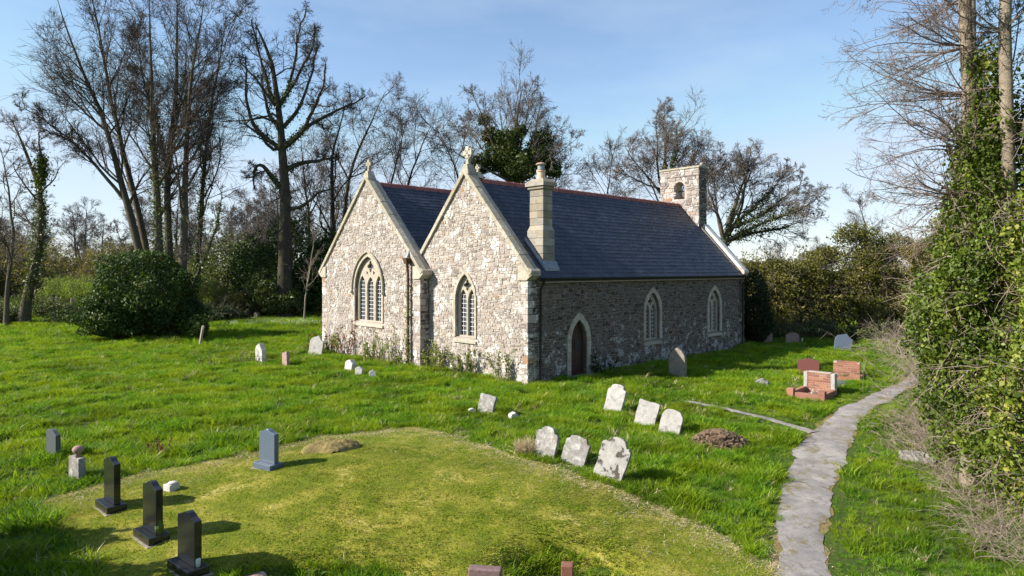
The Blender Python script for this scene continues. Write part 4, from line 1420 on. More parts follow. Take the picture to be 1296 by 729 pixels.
# soil heap, made of clods
def heap(name, x, y, rx, ry, h, mat, label, cat, seed, lump=0.35, nclod=240, clod=(0.03, 0.10), rz=0.0, power=1.0):
    rng = np.random.default_rng(seed)
    e = empty(name, (x, y, gz(x, y)), rz)
    tag(e, label, cat)
    n = 40
    g = np.linspace(-1.1, 1.1, n)
    X, Y = np.meshgrid(g, g)
    rr = X ** 2 + Y ** 2
    ph = rng.random(8) * 6
    ang = np.arctan2(Y, X)
    edge = 1 + 0.12 * np.sin(3 * ang + ph[0]) + 0.08 * np.sin(5 * ang + ph[1])
    q = np.clip(1 - rr / edge ** 2, 0, 1) ** power
    Z = h * q * (1 + lump * np.sin(X * 5 + ph[2]) * np.cos(Y * 6 + ph[3]) + lump * 0.5 * np.sin(X * 11 + ph[4]) * np.cos(Y * 12 + ph[5])) + rng.normal(0, 0.012, X.shape) * (q > 0) - 0.06 * (q <= 0) - 0.02
    v = np.stack([X * rx, Y * ry, Z], -1).reshape(-1, 3)
    i, j = np.meshgrid(np.arange(n - 1), np.arange(n - 1))
    b = (j * n + i).ravel()
    link('heap', np_mesh('heap', v, np.stack([b, b + 1, b + n + 1, b + n], -1)), mat, e)
    if nclod:
        mb = MB()
        for _ in range(nclod):
            a, r = rng.random() * 6.28, rng.random() ** 0.5 * 1.02
            cx, cy = r * math.cos(a), r * math.sin(a)
            s = rng.uniform(*clod)
            cz = h * max(0, 1 - r * r) ** power
            pts = [(cx * rx + rng.normal(0, s * .5), cy * ry + rng.normal(0, s * .5), cz + s * .3 + rng.normal(0, s * .45)) for _ in range(8)]
            c = np.array([(-1, -1, -1), (1, -1, -1), (1, 1, -1), (-1, 1, -1), (-1, -1, 1), (1, -1, 1), (1, 1, 1), (-1, 1, 1)]) * s * 0.5 + rng.normal(0, s * 0.16, (8, 3)) + np.array([cx * rx, cy * ry, cz + s * 0.2])
            mb.hexa(c)
        o = mb.build('clods', mat, e)
        o['kind'] = 'stuff'
    return e
heap('soil_heap', 4.75, 15.05, 0.66, 0.52, 0.30, 'soil', 'heap of dug brown soil in the grass near the path', 'soil heap', 3, nclod=420)
heap('turf_heap', -3.8, 13.95, 0.62, 0.34, 0.22, 'path_edge', 'low heap of dry turf behind the blue-grey headstone', 'turf heap', 4, lump=0.12, nclod=0, rz=R(16), power=0.45)

# ------------------------------------------------------------------ plants: growth helpers
def grow(rng, start, dirn, length, r0, r1, P, wander, up):
    N = len(start)
    pts = np.empty((N, P, 3))
    pts[:, 0] = start
    d = norm(dirn)
    step = (length / (P - 1))[:, None]
    for i in range(1, P):
        d = d + rng.normal(0, wander, (N, 3))
        d[:, 2] += up
        d = norm(d)
        pts[:, i] = pts[:, i - 1] + d * step
    t = np.linspace(0, 1, P)[None, :]
    rad = r0[:, None] * (1 - t) + r1[:, None] * t
    return pts, rad

def spawn(rng, pts, rad, n, t0, t1, a0, a1, l0, l1, rf=0.6, P=5, wander=0.12, up=0.03, rmin=0.006, plen=None, taper=0.35, lpow=0.7, bias=None):
    N, Pp, _ = pts.shape
    t = rng.uniform(t0, t1, (N, n)).ravel()
    pi = np.repeat(np.arange(N), n)
    x = t * (Pp - 1)
    i = np.minimum(x.astype(int), Pp - 2)
    fr = (x - i)[:, None]
    p = pts[pi, i] * (1 - fr) + pts[pi, i + 1] * fr
    tan = norm(pts[pi, i + 1] - pts[pi, i])
    r = rad[pi, i] * (1 - fr[:, 0]) + rad[pi, i + 1] * fr[:, 0]
    rv = rng.normal(0, 1, p.shape)
    if bias is not None:
        rv = rv + np.array(bias)
    perp = norm(rv - (rv * tan).sum(1, keepdims=True) * tan)
    a = np.radians(rng.uniform(a0, a1, len(t)))[:, None]
    d = np.cos(a) * tan + np.sin(a) * perp
    if plen is None:
        plen = np.linalg.norm(np.diff(pts, axis=1), axis=2).sum(1)
    ln = plen[pi] * rng.uniform(l0, l1, len(t)) * (1 - t * 0.75) ** lpow
    r0 = np.maximum(r * rf * rng.uniform(0.7, 1.0, len(t)), rmin)
    return grow(rng, p, d, ln, r0, np.maximum(r0 * taper, rmin * 0.6), P, wander, up)

def resample(ctrl, P, rng, amp):
    c = np.array(ctrl, float)
    d = np.r_[0, np.cumsum(np.linalg.norm(np.diff(c, axis=0), axis=1))]
    s = np.linspace(0, d[-1], P)
    # smooth interpolation through the control points
    out = np.stack([np.interp(s, d, c[:, k]) for k in range(3)], -1)
    for _ in range(2):
        out[1:-1] = (out[:-2] + 2 * out[1:-1] + out[2:]) / 4
    w = rng.normal(0, amp, out.shape)
    w *= np.linspace(0.3, 3.2, P)[:, None]
    w[0] = 0
    out += np.cumsum(w, axis=0) * 0.35
    return out

def join(parts):                                                        # [(verts, quads)]
    vs, fs, b = [], [], 0
    for v, q in parts:
        vs.append(v)
        fs.append(q + b)
        b += len(v)
    return np.concatenate(vs), np.concatenate(fs)

def leaf_quads(rng, pts, size, nrm_bias=None, bias=0.6, asp=0.62, hang=0.0):
    n = len(pts)
    nv = rng.normal(0, 1, (n, 3))
    if nrm_bias is not None:
        nv = norm(nv) + bias * nrm_bias
    nv = norm(nv)
    rv = rng.normal(0, 1, (n, 3))
    rv[:, 2] -= hang
    t = norm(rv - (rv * nv).sum(1, keepdims=True) * nv)
    b = np.cross(nv, t)
    s = (size * rng.uniform(0.6, 1.25, n))[:, None]
    fold = nv * s * 0.12
    v = np.stack([pts - t * s * 0.5, pts + b * s * asp * 0.5 + fold, pts + t * s * 0.55, pts - b * s * asp * 0.5 + fold], 1).reshape(-1, 3)
    f = np.arange(n * 4).reshape(-1, 4)
    return v, f

def leaf_object(name, rng, pts, size, mat, parent, nb=None, bias=0.6, asp=0.62, hang=0.0, clump=1.5):
    v, f = leaf_quads(rng, pts, size, nb, bias, asp, hang)
    ph = rng.random(3) * 6
    cl = 0.5 + 0.25 * (np.sin(pts[:, 0] * clump * 2 + ph[0]) * np.cos(pts[:, 2] * clump * 2.3 + ph[1]) + np.sin(pts[:, 1] * clump * 2.1 + ph[2]))
    tn = np.clip(0.55 * rng.random(len(pts)) + 0.42 * cl, 0, 0.995)
    me = np_mesh(name, v, f, np.repeat(tn, 4))
    return link(name, me, mat, parent)

def stem_leaves(rng, pts, rad, n, spread, t0=0.0, t1=0.9):              # leaf positions hugging stems, e.g. ivy
    N, P, _ = pts.shape
    pi = rng.integers(0, N, n)
    x = rng.uniform(t0, t1, n) * (P - 1)
    i = np.minimum(x.astype(int), P - 2)
    fr = (x - i)[:, None]
    p = pts[pi, i] * (1 - fr) + pts[pi, i + 1] * fr
    r = rad[pi, i] + spread * np.abs(rng.normal(0, 1, n)) * (0.6 + 0.8 * np.abs(np.sin(x * 2.1 + pi)))
    dv = norm(rng.normal(0, 1, (n, 3)))
    return p + dv * r[:, None], dv

def blob_points(rng, n, blobs, inner=0.55, lump=0.16, nl=9, freq=1.0):
    """points near the surface of lumpy ellipsoids (leaf positions) with outward directions"""
    w = np.array([r[0] * r[1] + r[1] * r[2] + r[0] * r[2] for _, r in blobs])
    w = w / w.sum()
    out, nv = [], []
    for (c, r), k in zip(blobs, (w * n).astype(int)):
        d = norm(rng.normal(0, 1, (k, 3)))
        lobes = norm(rng.normal(0, 1, (nl * 3, 3)))
        g = np.zeros(k)
        for l in lobes:
            g = np.maximum(g, np.exp((d @ l - 1) * 22 * freq))
        rr = (1 - lump + lump * 1.5 * g) * (inner + (1 - inner) * rng.random(k) ** 0.45)
        p = d * rr[:, None] * np.array(r) + np.array(c)
        out.append(p)
        nv.append(d)
    return np.concatenate(out), np.concatenate(nv)

def bare_tree(name, base, stems, label, seed, r0=0.3, mat='bark_grey', tw='twig_brown', n1=9, n2=7, n3=6, n4=4, l1=(0.25, 0.5), ang=(25, 60), up=0.05, wander=0.10, ivy=None, group=None, rtop=0.018, t0=0.25, low=0.0, bias=None, tmin=0.0115, l2=(0.4, 0.7), gnarl=1.0, ivy_size=0.17, ivy_blobs=None, ivy_stems=99):
    """stems: list of control polylines in metres relative to base; each level grows on the one before"""
    rng = np.random.default_rng(seed)
    e = empty(name, base)
    tag(e, label, 'tree', group)
    P0 = 15
    S = np.stack([resample(s, P0, rng, 0.05 * gnarl) for s in stems])
    tt = np.linspace(0, 1, P0)[None, :]
    SR = r0 * (1 - tt) ** 0.9 + rtop * tt
    SR = np.repeat(SR, len(stems), 0) * (1 + 0.5 * np.exp(-tt * 18))
    for m in range(1, len(stems)):                                       # a limb starts at half the thickness its stem has there
        j = np.argmin(np.linalg.norm(S[0] - S[m][0], axis=1))
        SR[m] = 0.62 * SR[0][j] * (1 - tt[0]) + rtop * tt[0]
        S[m] += (S[0][j] - S[m][0])[None, :] * (1 - tt[0])[:, None] ** 1.5
    L1, R1 = spawn(rng, S, SR, n1, t0, 0.99, ang[0], ang[1], l1[0], l1[1], 0.5, 8, wander * 1.2 * gnarl, up, 0.025, bias=bias, taper=0.25)
    L2, R2 = spawn(rng, L1, R1, n2, 0.15, 1.0, 25, 60, l2[0], l2[1], 0.55, 5, wander * 1.4 * gnarl, up * 0.8, 0.014, lpow=0.5)
    L3, R3 = spawn(rng, L2, R2, n3, 0.12, 1.0, 20, 60, 0.45, 0.85, 0.55, 3, wander * 1.6, up * 0.5, tmin, lpow=0.4)
    L4, R4 = spawn(rng, L3, R3, n4, 0.12, 1.0, 20, 55, 0.45, 0.9, 0.6, 2, wander * 1.3, up * 0.4, tmin * 0.8, lpow=0.3)
    v, q = join([tubes(S, SR, 8), tubes(L1, R1, 6)])
    link('trunk', np_mesh('trunk', v, q, smooth=True), mat, e)
    v, q = join([tubes(L2, R2, 4), tubes(L3, R3, 3), slivers(L4, R4, rng)])
    link('crown', np_mesh('crown', v, q, smooth=False), tw, e)
    if ivy:
        n, spread, a, b, on1 = ivy
        P_, N_ = stem_leaves(rng, S[:ivy_stems], SR[:ivy_stems], n, spread, a, b)
        if on1:
            sel = L1[:max(1, int(len(L1) * 0.6))]
            p2, n2_ = stem_leaves(rng, sel, R1[:len(sel)], on1, spread * 0.7, 0.0, 0.7)
            P_, N_ = np.concatenate([P_, p2]), np.concatenate([N_, n2_])
        leaf_object('ivy', rng, P_, ivy_size, 'leaf_ivy_far', e, N_, 0.8)
    if ivy_blobs:
        bl = [((x, y, z), (r * 1.1, r, r)) for x, y, z, r in ivy_blobs]
        P_, N_ = blob_points(rng, 22000, bl, 0.3, 0.35)
        leaf_object('ivy', rng, P_, 0.22, 'leaf_ivy_far', e, N_, 0.7)
    return e

def pix(ctrl, Y, bx, dy=0.0):                                            # rough sketch of a stem: (photo column, photo row) at distance Y, made relative to the base
    return [((c - 648) / 830 * Y - bx, (i / max(1, len(ctrl) - 1) - 0.0) * dy, 3.9 + (341 - r) / 830 * Y) for i, (c, r) in enumerate(ctrl)]

def tree_at(name, Y, ctrls, label, seed, **kw):
    bx = (ctrls[0][0][0] - 648) / 830 * Y
    bz = gz(bx, Y)
    rng = random.Random(seed)
    stems = []
    for i, c in enumerate(ctrls):
        s = pix(c, Y, bx, rng.uniform(-3, 3) if i else rng.uniform(-1, 1))
        s = [(x, y, z - bz) for x, y, z in s]
        if i == 0:
            s = [(s[0][0], 0, -0.3)] + s
        else:
            # spring from the nearest point of the main stem
            m = np.array(stems[0])
            j = np.argmin(np.linalg.norm(m[:, [0, 2]] - np.array([s[0][0], s[0][2]]), axis=1))
            s[0] = (s[0][0], float(m[j][1]), s[0][2])
        stems.append(s)
    return bare_tree(name, (bx, Y, bz), stems, label, seed, **kw)

# ------------------------------------------------------------------ trees behind the churchyard
GL = 'tall bare trees standing in a clump behind the evergreen bush'
tk = dict(n1=17, n2=9, n3=7, n4=4, l1=(0.2, 0.36), ang=(22, 48), up=0.07, tw='twig_brown', mat='bark_grey', t0=0.3)
tree_at('bare_tree', 50, [[(190, 400), (174, 307), (133, 153), (95, 70), (70, 0)], [(160, 255), (118, 200), (85, 165), (50, 140)]], 'tall bare tree whose stem leans furthest out from the clump', 101, r0=0.36, bias=(-0.5, 0, 0), **tk)
tree_at('bare_tree', 52, [[(196, 400), (184, 295), (150, 165), (130, 60), (118, -25)]], 'slim bare tree of the clump beside the outermost leaning stem', 102, r0=0.32, **tk)
tree_at('bare_tree', 48, [[(203, 400), (200, 307), (189, 177), (183, 88), (178, -20)]], 'straightest bare tree in the middle of the clump with ivy on its foot', 103, r0=0.36, ivy=(2600, 0.22, 0.0, 0.55, 0), **tk)
tree_at('bare_tree', 51, [[(214, 400), (212, 307), (206, 224), (218, 118), (214, 20), (212, -30)], [(210, 230), (190, 150), (160, 80), (150, 20)]], 'forked bare tree of the clump with ivy up its stem', 104, r0=0.36, ivy=(4200, 0.30, 0.0, 0.6, 0), **tk)
tree_at('bare_tree', 49, [[(230, 400), (230, 307), (233, 195), (239, 88), (254, -10)]], 'bare tree of the clump nearest the gnarled tree, stem upright', 105, r0=0.34, **tk)
tree_at('bare_tree', 53, [[(248, 400), (252, 300), (256, 236), (260, 165), (277, 77), (285, 20)]], 'thin bare tree at the clump edge with ivy on its upper stem', 106, r0=0.24, ivy=(2600, 0.28, 0.1, 0.7, 300), **tk)
tree_at('bare_tree', 50, [[(360, 395), (360, 330), (363, 248), (357, 195), (354, 147), (345, 77), (321, 30)], [(363, 218), (380, 206), (398, 203), (430, 196)], [(366, 180), (392, 147), (425, 130), (457, 112)], [(352, 195), (315, 165), (304, 118), (300, 60)], [(355, 248), (325, 206), (318, 225), (322, 240)], [(356, 150), (378, 110), (400, 70), (405, 40)]] + [[(358, 190 - 14 * q), (358 + dx * 0.45, 170 - 16 * q), (358 + dx * 0.8, 130 - 20 * q), (358 + dx, 85 - 18 * q)] for q, dx in ((0, 62), (1, -48), (2, 40), (3, -30), (4, 22))], 'gnarled dark bare tree with heavy crooked limbs and a broken stub', 107, r0=0.60, rtop=0.05, mat='bark_dark', tw='bark_dark', n1=9, n2=7, n3=5, n4=3, l1=(0.24, 0.44), ang=(30, 70), up=0.06, t0=0.35, wander=0.18, gnarl=1.5, ivy=(2500, 0.2, 0.0, 0.35, 0))
tk2 = dict(n1=12, n2=8, n3=6, n4=4, l1=(0.25, 0.5), ang=(25, 60), up=0.05, tw='twig_brown', mat='bark_dark', t0=0.25, wander=0.15)
tree_at('bare_tree', 57, [[(424, 380), (421, 260), (419, 195), (433, 153), (440, 130)]], 'bare tree behind the chapel gable, nearest the gnarled one', 108, r0=0.34, **tk2)
tree_at('bare_tree', 60, [[(434, 380), (436, 260), (446, 206), (475, 147), (490, 120)], [(440, 230), (420, 190), (405, 150)]], 'forked bare tree leaning over the chapel roof', 109, r0=0.30, **tk2)
tree_at('bare_tree', 62, [[(480, 380), (486, 260), (500, 215), (505, 180), (512, 150)]], 'thin bare tree just behind the plain stone cross', 110, r0=0.24, **tk2)
tree_at('bare_tree', 60, [[(508, 380), (516, 230), (528, 195), (540, 172), (548, 150)]], 'low bare tree beyond the valley between the two roofs', 111, r0=0.24, **tk2)
tree_at('bare_tree', 66, [[(390, 380), (392, 280), (385, 220), (380, 170)]], 'bare tree half hidden behind the gnarled tree', 112, r0=0.24, **tk2)
def fan(fork, c, rx, ry, a0, a1, n, seed):                              # limbs from a fork out to a rounded crown
    rf = random.Random(seed)
    out = []
    for k in range(n):
        a = R(a0 + (a1 - a0) * (k + rf.uniform(0.2, 0.8)) / n)
        q = rf.uniform(0.72, 0.9)
        ex, ey = c[0] + rx * q * math.cos(a), c[1] - ry * q * math.sin(a)
        fx, fy = fork[0] + rf.uniform(-5, 5), fork[1] + rf.uniform(-4, 14)
        out.append([(fx, fy), (fx + (ex - fx) * 0.42 + rf.uniform(-6, 6), fy + (ey - fy) * 0.34 + rf.uniform(-5, 5)), (fx + (ex - fx) * 0.75 + rf.uniform(-6, 6), fy + (ey - fy) * 0.68), (ex, ey)])
    return out
# ivied tree behind the nave
IVB = [((c - 655) / 15.09, dy, 3.9 + (341 - r_) / 15.09, w / 15.09) for c, r_, dy, w in ((655, 212, 0, 30), (632, 200, 0.3, 24), (620, 172, 0.6, 15), (613, 150, 0.8, 9), (645, 180, -0.5, 17), (682, 198, 0.2, 22), (686, 176, 0.3, 15), (700, 215, 0.0, 14), (605, 210, 0.5, 16), (660, 168, 0, 9))]
tree_at('ivy_tree', 55, [[(655, 380), (655, 260), (655, 213), (650, 165), (658, 130), (662, 110)]] + fan((655, 226), (648, 205), 98, 112, 8, 172, 8, 3), 'big bare-topped tree smothered in ivy behind the nave roof', 120, r0=0.45, mat='bark_grey', tw='twig_far', n1=9, n2=6, n3=6, n4=4, l1=(0.34, 0.58), ang=(20, 55), up=0.03, t0=0.4, wander=0.10, ivy_blobs=IVB)
tree_at('bare_tree', 58, [[(585, 380), (583, 222), (570, 195), (556, 165)], [(583, 215), (590, 185), (583, 150)]], 'small bare tree behind the ringed gable cross', 121, r0=0.2, tw='twig_grey', mat='bark_grey', n1=10, n2=7, n3=6, n4=3, l1=(0.3, 0.55), ang=(25, 65), t0=0.4, up=0.03)
tree_at('bare_tree', 56, [[(704, 380), (703, 235), (700, 220), (712, 205)]], 'low bare tree beyond the chimney pot', 122, r0=0.2, tw='twig_grey', mat='bark_grey', n1=16, n2=8, n3=6, n4=3, l1=(0.25, 0.5), ang=(30, 75), t0=0.5, up=0.02)
# trees behind the bellcote
tk3 = dict(mat='bark_grey', tw='twig_far', n2=7, n3=6, n4=5, wander=0.10)
tree_at('ivy_tree', 52, [[(848, 380), (848, 260), (846, 210), (840, 175), (848, 150)]] + fan((848, 246), (838, 235), 84, 104, 5, 175, 7, 5), 'broad bare tree with ivy clumps behind the bellcote', 130, r0=0.40, n1=9, l1=(0.32, 0.58), ang=(20, 55), up=0.04, t0=0.4, ivy=(2600, 0.24, 0.3, 0.8, 0), ivy_stems=4, **tk3)
tree_at('ivy_tree', 50, [[(918, 380), (912, 320), (920, 280), (934, 235), (946, 205)]] + fan((918, 296), (945, 275), 100, 100, -6, 140, 8, 8), 'spreading bare tree with ivied limbs reaching beyond the church end', 131, r0=0.42, n1=9, l1=(0.3, 0.55), ang=(20, 60), up=0.03, t0=0.35, ivy=(4200, 0.22, 0.1, 0.75, 0), ivy_stems=5, **tk3)
tree_at('bare_tree', 60, [[(765, 380), (765, 265), (770, 235), (775, 205)]], 'bare tree rising just above the nave ridge', 132, r0=0.2, n1=14, l1=(0.3, 0.6), ang=(30, 70), t0=0.45, up=0.02, **tk3)
tree_at('bare_tree', 72, [[(1100, 380), (1100, 330), (1096, 290), (1085, 255)]], 'pale bare tree far beyond the hedge', 133, r0=0.2, n1=12, l1=(0.3, 0.55), ang=(25, 65), t0=0.35, up=0.03, **tk3)
# leaning ivied tree at the far side
tree_at('ivy_tree', 46, [[(30, 384), (38, 360), (48, 325), (52, 280), (46, 235), (28, 195), (10, 150)], [(47, 250), (70, 215), (85, 180)]], 'crooked leaning tree wrapped in ivy at the yard edge', 140, r0=0.34, rtop=0.04, mat='bark_grey', tw='twig_grey', n1=9, n2=6, n3=5, n4=3, l1=(0.2, 0.4), ang=(30, 70), t0=0.35, ivy=(4200, 0.22, 0.12, 0.66, 0))
tree_at('bare_tree', 44, [[(8, 384), (10, 350), (18, 300), (12, 240), (5, 190)], [(10, 350), (35, 320), (45, 290)]], 'slender bare tree beside the crooked ivied one', 141, r0=0.16, mat='bark_grey', tw='twig_grey', n1=11, n2=6, n3=5, n4=3, l1=(0.2, 0.4), ang=(25, 65), t0=0.3)
tree_at('bare_tree', 43, [[(238, 400), (243, 360), (262, 320), (272, 280), (276, 235)]], 'thin bent bare tree beside the evergreen bush', 142, r0=0.15, mat='bark_dark', tw='twig_brown', n1=9, n2=6, n3=5, n4=2, l1=(0.2, 0.4), ang=(25, 65), t0=0.4, ivy=(500, 0.12, 0.3, 0.9, 0))
tree_at('bare_tree', 47, [[(385, 396), (388, 350), (390, 310), (394, 285)]], 'thin pale sapling before the dark thicket by the chapel', 143, r0=0.07, rtop=0.02, mat='bark_pale', tw='twig_grey', n1=9, n2=4, n3=3, n4=2, l1=(0.2, 0.4), ang=(25, 65), t0=0.3)

# far wood: one tree of each build, then copies
def copy_tree(o, loc, rz, s, label=None):
    c = o.copy()
    COL.objects.link(c)
    c.location = loc
    c.rotation_euler = (0, 0, rz)
    c.scale = (s, s, s)
    if label:
        c['label'] = label
    for ch_ in o.children:
        d = ch_.copy()
        COL.objects.link(d)
        d.parent = c
    return c
FG = 'far bare trees of the wood beyond the field'
FL = 'far bare tree of the wood beyond the fence'
protos = []
for k in range(3):
    rngt = random.Random(200 + k)
    st = [[(0, 0, -0.3), (rngt.uniform(-.4, .4), 0, 4), (rngt.uniform(-1, 1), rngt.uniform(-.6, .6), 8), (rngt.uniform(-1.4, 1.4), 0, 13)]]
    st.append([(0, 0, 3), (1.2 - 2.4 * (k % 2), 0.5, 6), (2.4 - 4.8 * (k % 2), 1, 9.5)])
    protos.append(bare_tree('bare_tree', (0, 0, 0), st, FL, 210 + k, r0=0.26, mat='bark_grey', tw='twig_far', n1=14, n2=8, n3=6, n4=3, l1=(0.25, 0.45), ang=(25, 60), t0=0.15, group=FG, tmin=0.017, ivy=(900, 0.2, 0.0, 0.6, 0) if k == 1 else None))
rngf = random.Random(77)
spots = []
for k in range(30):
    Y = rngf.uniform(82, 130)
    c = rngf.uniform(-60, 440)
    spots.append((c, Y))
for k in range(8):
    spots.append((rngf.uniform(960, 1200), rngf.uniform(85, 110)))
for k, (c, Y) in enumerate(spots):
    X = (c - 648) / 830 * Y
    loc = (X, Y, gz(X, Y) - 0.1)
    s = rngf.uniform(0.85, 1.2) * (0.5 if c > 900 else 1.0)
    p = protos[k % 3]
    right = c > 900
    if k < 3:
        p.location, p.rotation_euler, p.scale = loc, (0, 0, rngf.random() * 6), (s, s, s)
    else:
        q = copy_tree(p, loc, rngf.random() * 6, s, 'far bare tree showing above the olive thorn hedge' if right else None)
        if right:
            q['group'] = 'far bare trees beyond the thorn hedge'

# ------------------------------------------------------------------ bushes and hedges
def bush(name, x, y, blobs, n, size, mat, label, seed, cat='bush', stems=6, asp=0.6, inner=0.5, lump=0.18, group=None, twigs=0, twmat='twig_brown', bark='bark_dark', bias=0.55, freq=1.0, hang=0.0):
    rng = np.random.default_rng(seed)
    e = empty(name, (x, y, gz(x, y)))
    tag(e, label, cat, group)
    pts, nv = blob_points(rng, n, blobs, inner, lump, freq=freq)
    ok = pts[:, 2] > 0.02
    leaf_object('foliage', rng, pts[ok], size, mat, e, nv[ok], bias, asp, hang)
    top = max(c[2] + r[2] * 0.7 for c, r in blobs)
    wid = max(max(abs(c[0]) + r[0] * 0.6 for c, r in blobs), 0.2)
    st = np.zeros((stems, 3))
    st[:, 0] = rng.uniform(-0.25, 0.25, stems) * wid
    st[:, 1] = rng.uniform(-0.25, 0.25, stems) * wid
    st[:, 2] = -0.15
    dv = np.stack([rng.normal(0, 0.35, stems), rng.normal(0, 0.35, stems), np.ones(stems)], -1)
    S, SR = grow(rng, st, dv, rng.uniform(0.6, 0.95, stems) * top, np.full(stems, 0.035 * top ** 0.6 + 0.01), np.full(stems, 0.012), 7, 0.12, 0.05)
    L1, R1 = spawn(rng, S, SR, 6, 0.15, 0.95, 30, 70, 0.3, 0.6, 0.5, 5, 0.15, 0.02, 0.008)
    parts = [tubes(S, SR, 5), tubes(L1, R1, 3)]
    v, q = join(parts)
    link('stem', np_mesh('stem', v, q), bark, e)
    if twigs:
        k = len(pts)
        sel = rng.choice(k, twigs, replace=False)
        dirs = norm(nv[sel] * 0.9 + rng.normal(0, 0.6, (twigs, 3)))
        T, TR = grow(rng, pts[sel] - dirs * 0.25, dirs, rng.uniform(0.35, 1.1, twigs), np.full(twigs, 0.011), np.full(twigs, 0.005), 4, 0.18, 0.02)
        T2, TR2 = spawn(rng, T, TR, 3, 0.2, 0.9, 20, 60, 0.35, 0.7, 0.7, 3, 0.15, 0.0, 0.006)
        v, q = join([tubes(T, TR, 3), slivers(T2, TR2, rng)])
        link('twigs', np_mesh('twigs', v, q), twmat, e)
    return e

bush('evergreen_bush', -20.9, 37.2, [((0, 0, 2.6), (3.05, 3.0, 3.0)), ((-0.8, -0.6, 1.3), (2.6, 2.5, 1.5)), ((1.2, 0.5, 1.5), (2.1, 2.0, 1.6))], 46000, 0.16, 'leaf_dark', 'large round dark evergreen bush standing alone in the grass', 301, inner=0.6, lump=0.19, freq=2.4, twigs=160)
bush('holly_bush', -17.0, 35.6, [((0, 0, 0.8), (0.6, 0.5, 0.7))], 3500, 0.10, 'leaf_dark', 'small dark bush at the foot of the big evergreen', 302, stems=3)
# shaded thicket between the clump and the chapel
TH = 'dark evergreen thicket behind the chapel'
for k, (c, Y, rx, rz_, cz, lab) in enumerate(((372, 53, 3.4, 4.6, 3.6, 'tall dark evergreen thicket bush below the gnarled tree'), (325, 54, 2.6, 3.4, 2.8, 'dark evergreen bush between the tree clump and the gnarled tree'), (412, 54, 2.6, 4.0, 3.2, 'dark evergreen bush tucked behind the chapel corner'), (345, 50.5, 2.2, 2.0, 1.6, 'lower dark bush at the edge of the mown bank behind the chapel'), (290, 58, 3.4, 3.6, 3.0, 'loose dark bush behind the bent thin tree'))):
    X = (c - 648) / 830 * Y
    bush('evergreen_bush', X, Y, [((0, 0, cz), (rx, rx * 0.8, rz_)), ((rx * 0.5, -0.5, cz * 0.6), (rx * 0.7, rx * 0.7, rz_ * 0.6))], 12000, 0.22, 'leaf_dark' if k < 3 else 'leaf_ivy_far', lab, 310 + k, inner=0.45, lump=0.25, twigs=350)
for k, (c, r_, Y, rx, cz, rz_, mat, lab) in enumerate(((112, 0, 58, 2.6, 1.3, 1.5, 'leaf_fresh', 'bright green leafy shrub behind the fence posts'), (78, 0, 60, 2.2, 1.2, 1.4, 'leaf_fresh', 'bright green shrub beside the crooked ivied tree'), (140, 0, 57, 2.0, 1.2, 1.6, 'leaf_fresh', 'bright green shrub showing beside the round evergreen bush'), (262, 0, 52, 2.0, 1.3, 1.8, 'leaf_weed', 'yellowish green undergrowth beyond the round evergreen bush'), (300, 0, 50, 1.7, 0.9, 1.3, 'leaf_olive', 'olive brushwood before the dark thicket'), (35, 0, 50, 3.2, 0.8, 1.1, 'leaf_ivy_far', 'low dark bramble bank under the crooked ivied tree'), (100, 0, 47, 2.6, 0.5, 0.75, 'leaf_dark', 'low dark hedge in front of the fence posts'), (268, 0, 47, 2.2, 0.5, 0.8, 'leaf_dark', 'low dark hedge beyond the round evergreen bush'), (-12, 0, 46, 2.0, 0.6, 0.9, 'leaf_ivy_far', 'bramble mound at the yard corner by the slender bare tree'))):
    X = (c - 648) / 830 * Y
    bush('shrub', X, Y, [((0, 0, cz), (rx, rx * 0.7, rz_)), ((rx * 0.6, 0.2, cz * 0.8), (rx * 0.6, rx * 0.5, rz_ * 0.7))], 7000, 0.14, mat, lab, 330 + k, inner=0.4, lump=0.3, twigs=260, twmat='twig_grey', bias=0.3, asp=0.45)
# understorey of the far wood
UG = 'brush under the far wood'
ub = None
for k in range(32):
    Y = rngf.uniform(66, 100)
    c = rngf.uniform(-40, 430) if k < 16 else rngf.uniform(940, 1210) if k < 22 else rngf.uniform(-60, 230)
    X = (c - 648) / 830 * Y
    if ub is None:
        ub = bush('brush_bush', X, Y, [((0, 0, 2.0), (4.2, 3.0, 2.4)), ((2.5, 0.5, 1.6), (2.6, 2.2, 2.0)), ((-2.6, -0.4, 1.5), (2.4, 2.2, 1.8))], 7000, 0.22, 'leaf_olive', 'brown-green brush below the far wood', 350, inner=0.2, lump=0.4, twigs=1500, twmat='twig_grey', group=UG, bias=0.2, asp=0.4)
    else:
        q = copy_tree(ub, (X, Y, gz(X, Y)), rngf.random() * 6, rngf.uniform(0.75, 1.35) * (1.25 if k >= 22 else 1), 'brown-green brush beyond the olive thorn hedge' if 16 <= k < 22 else None)
        if 16 <= k < 22:
            q['group'] = 'brush beyond the thorn hedge'

# the yew at the church end
bush('yew_tree', 12.75, 34.6, [((0, 0, 1.9), (0.85, 0.85, 2.05)), ((0.1, 0, 1.2), (0.95, 0.9, 1.3))], 14000, 0.12, 'leaf_yew', 'dark columnar yew close to the far end of the church', 360, cat='tree', inner=0.6, lump=0.08, asp=0.4, stems=3)

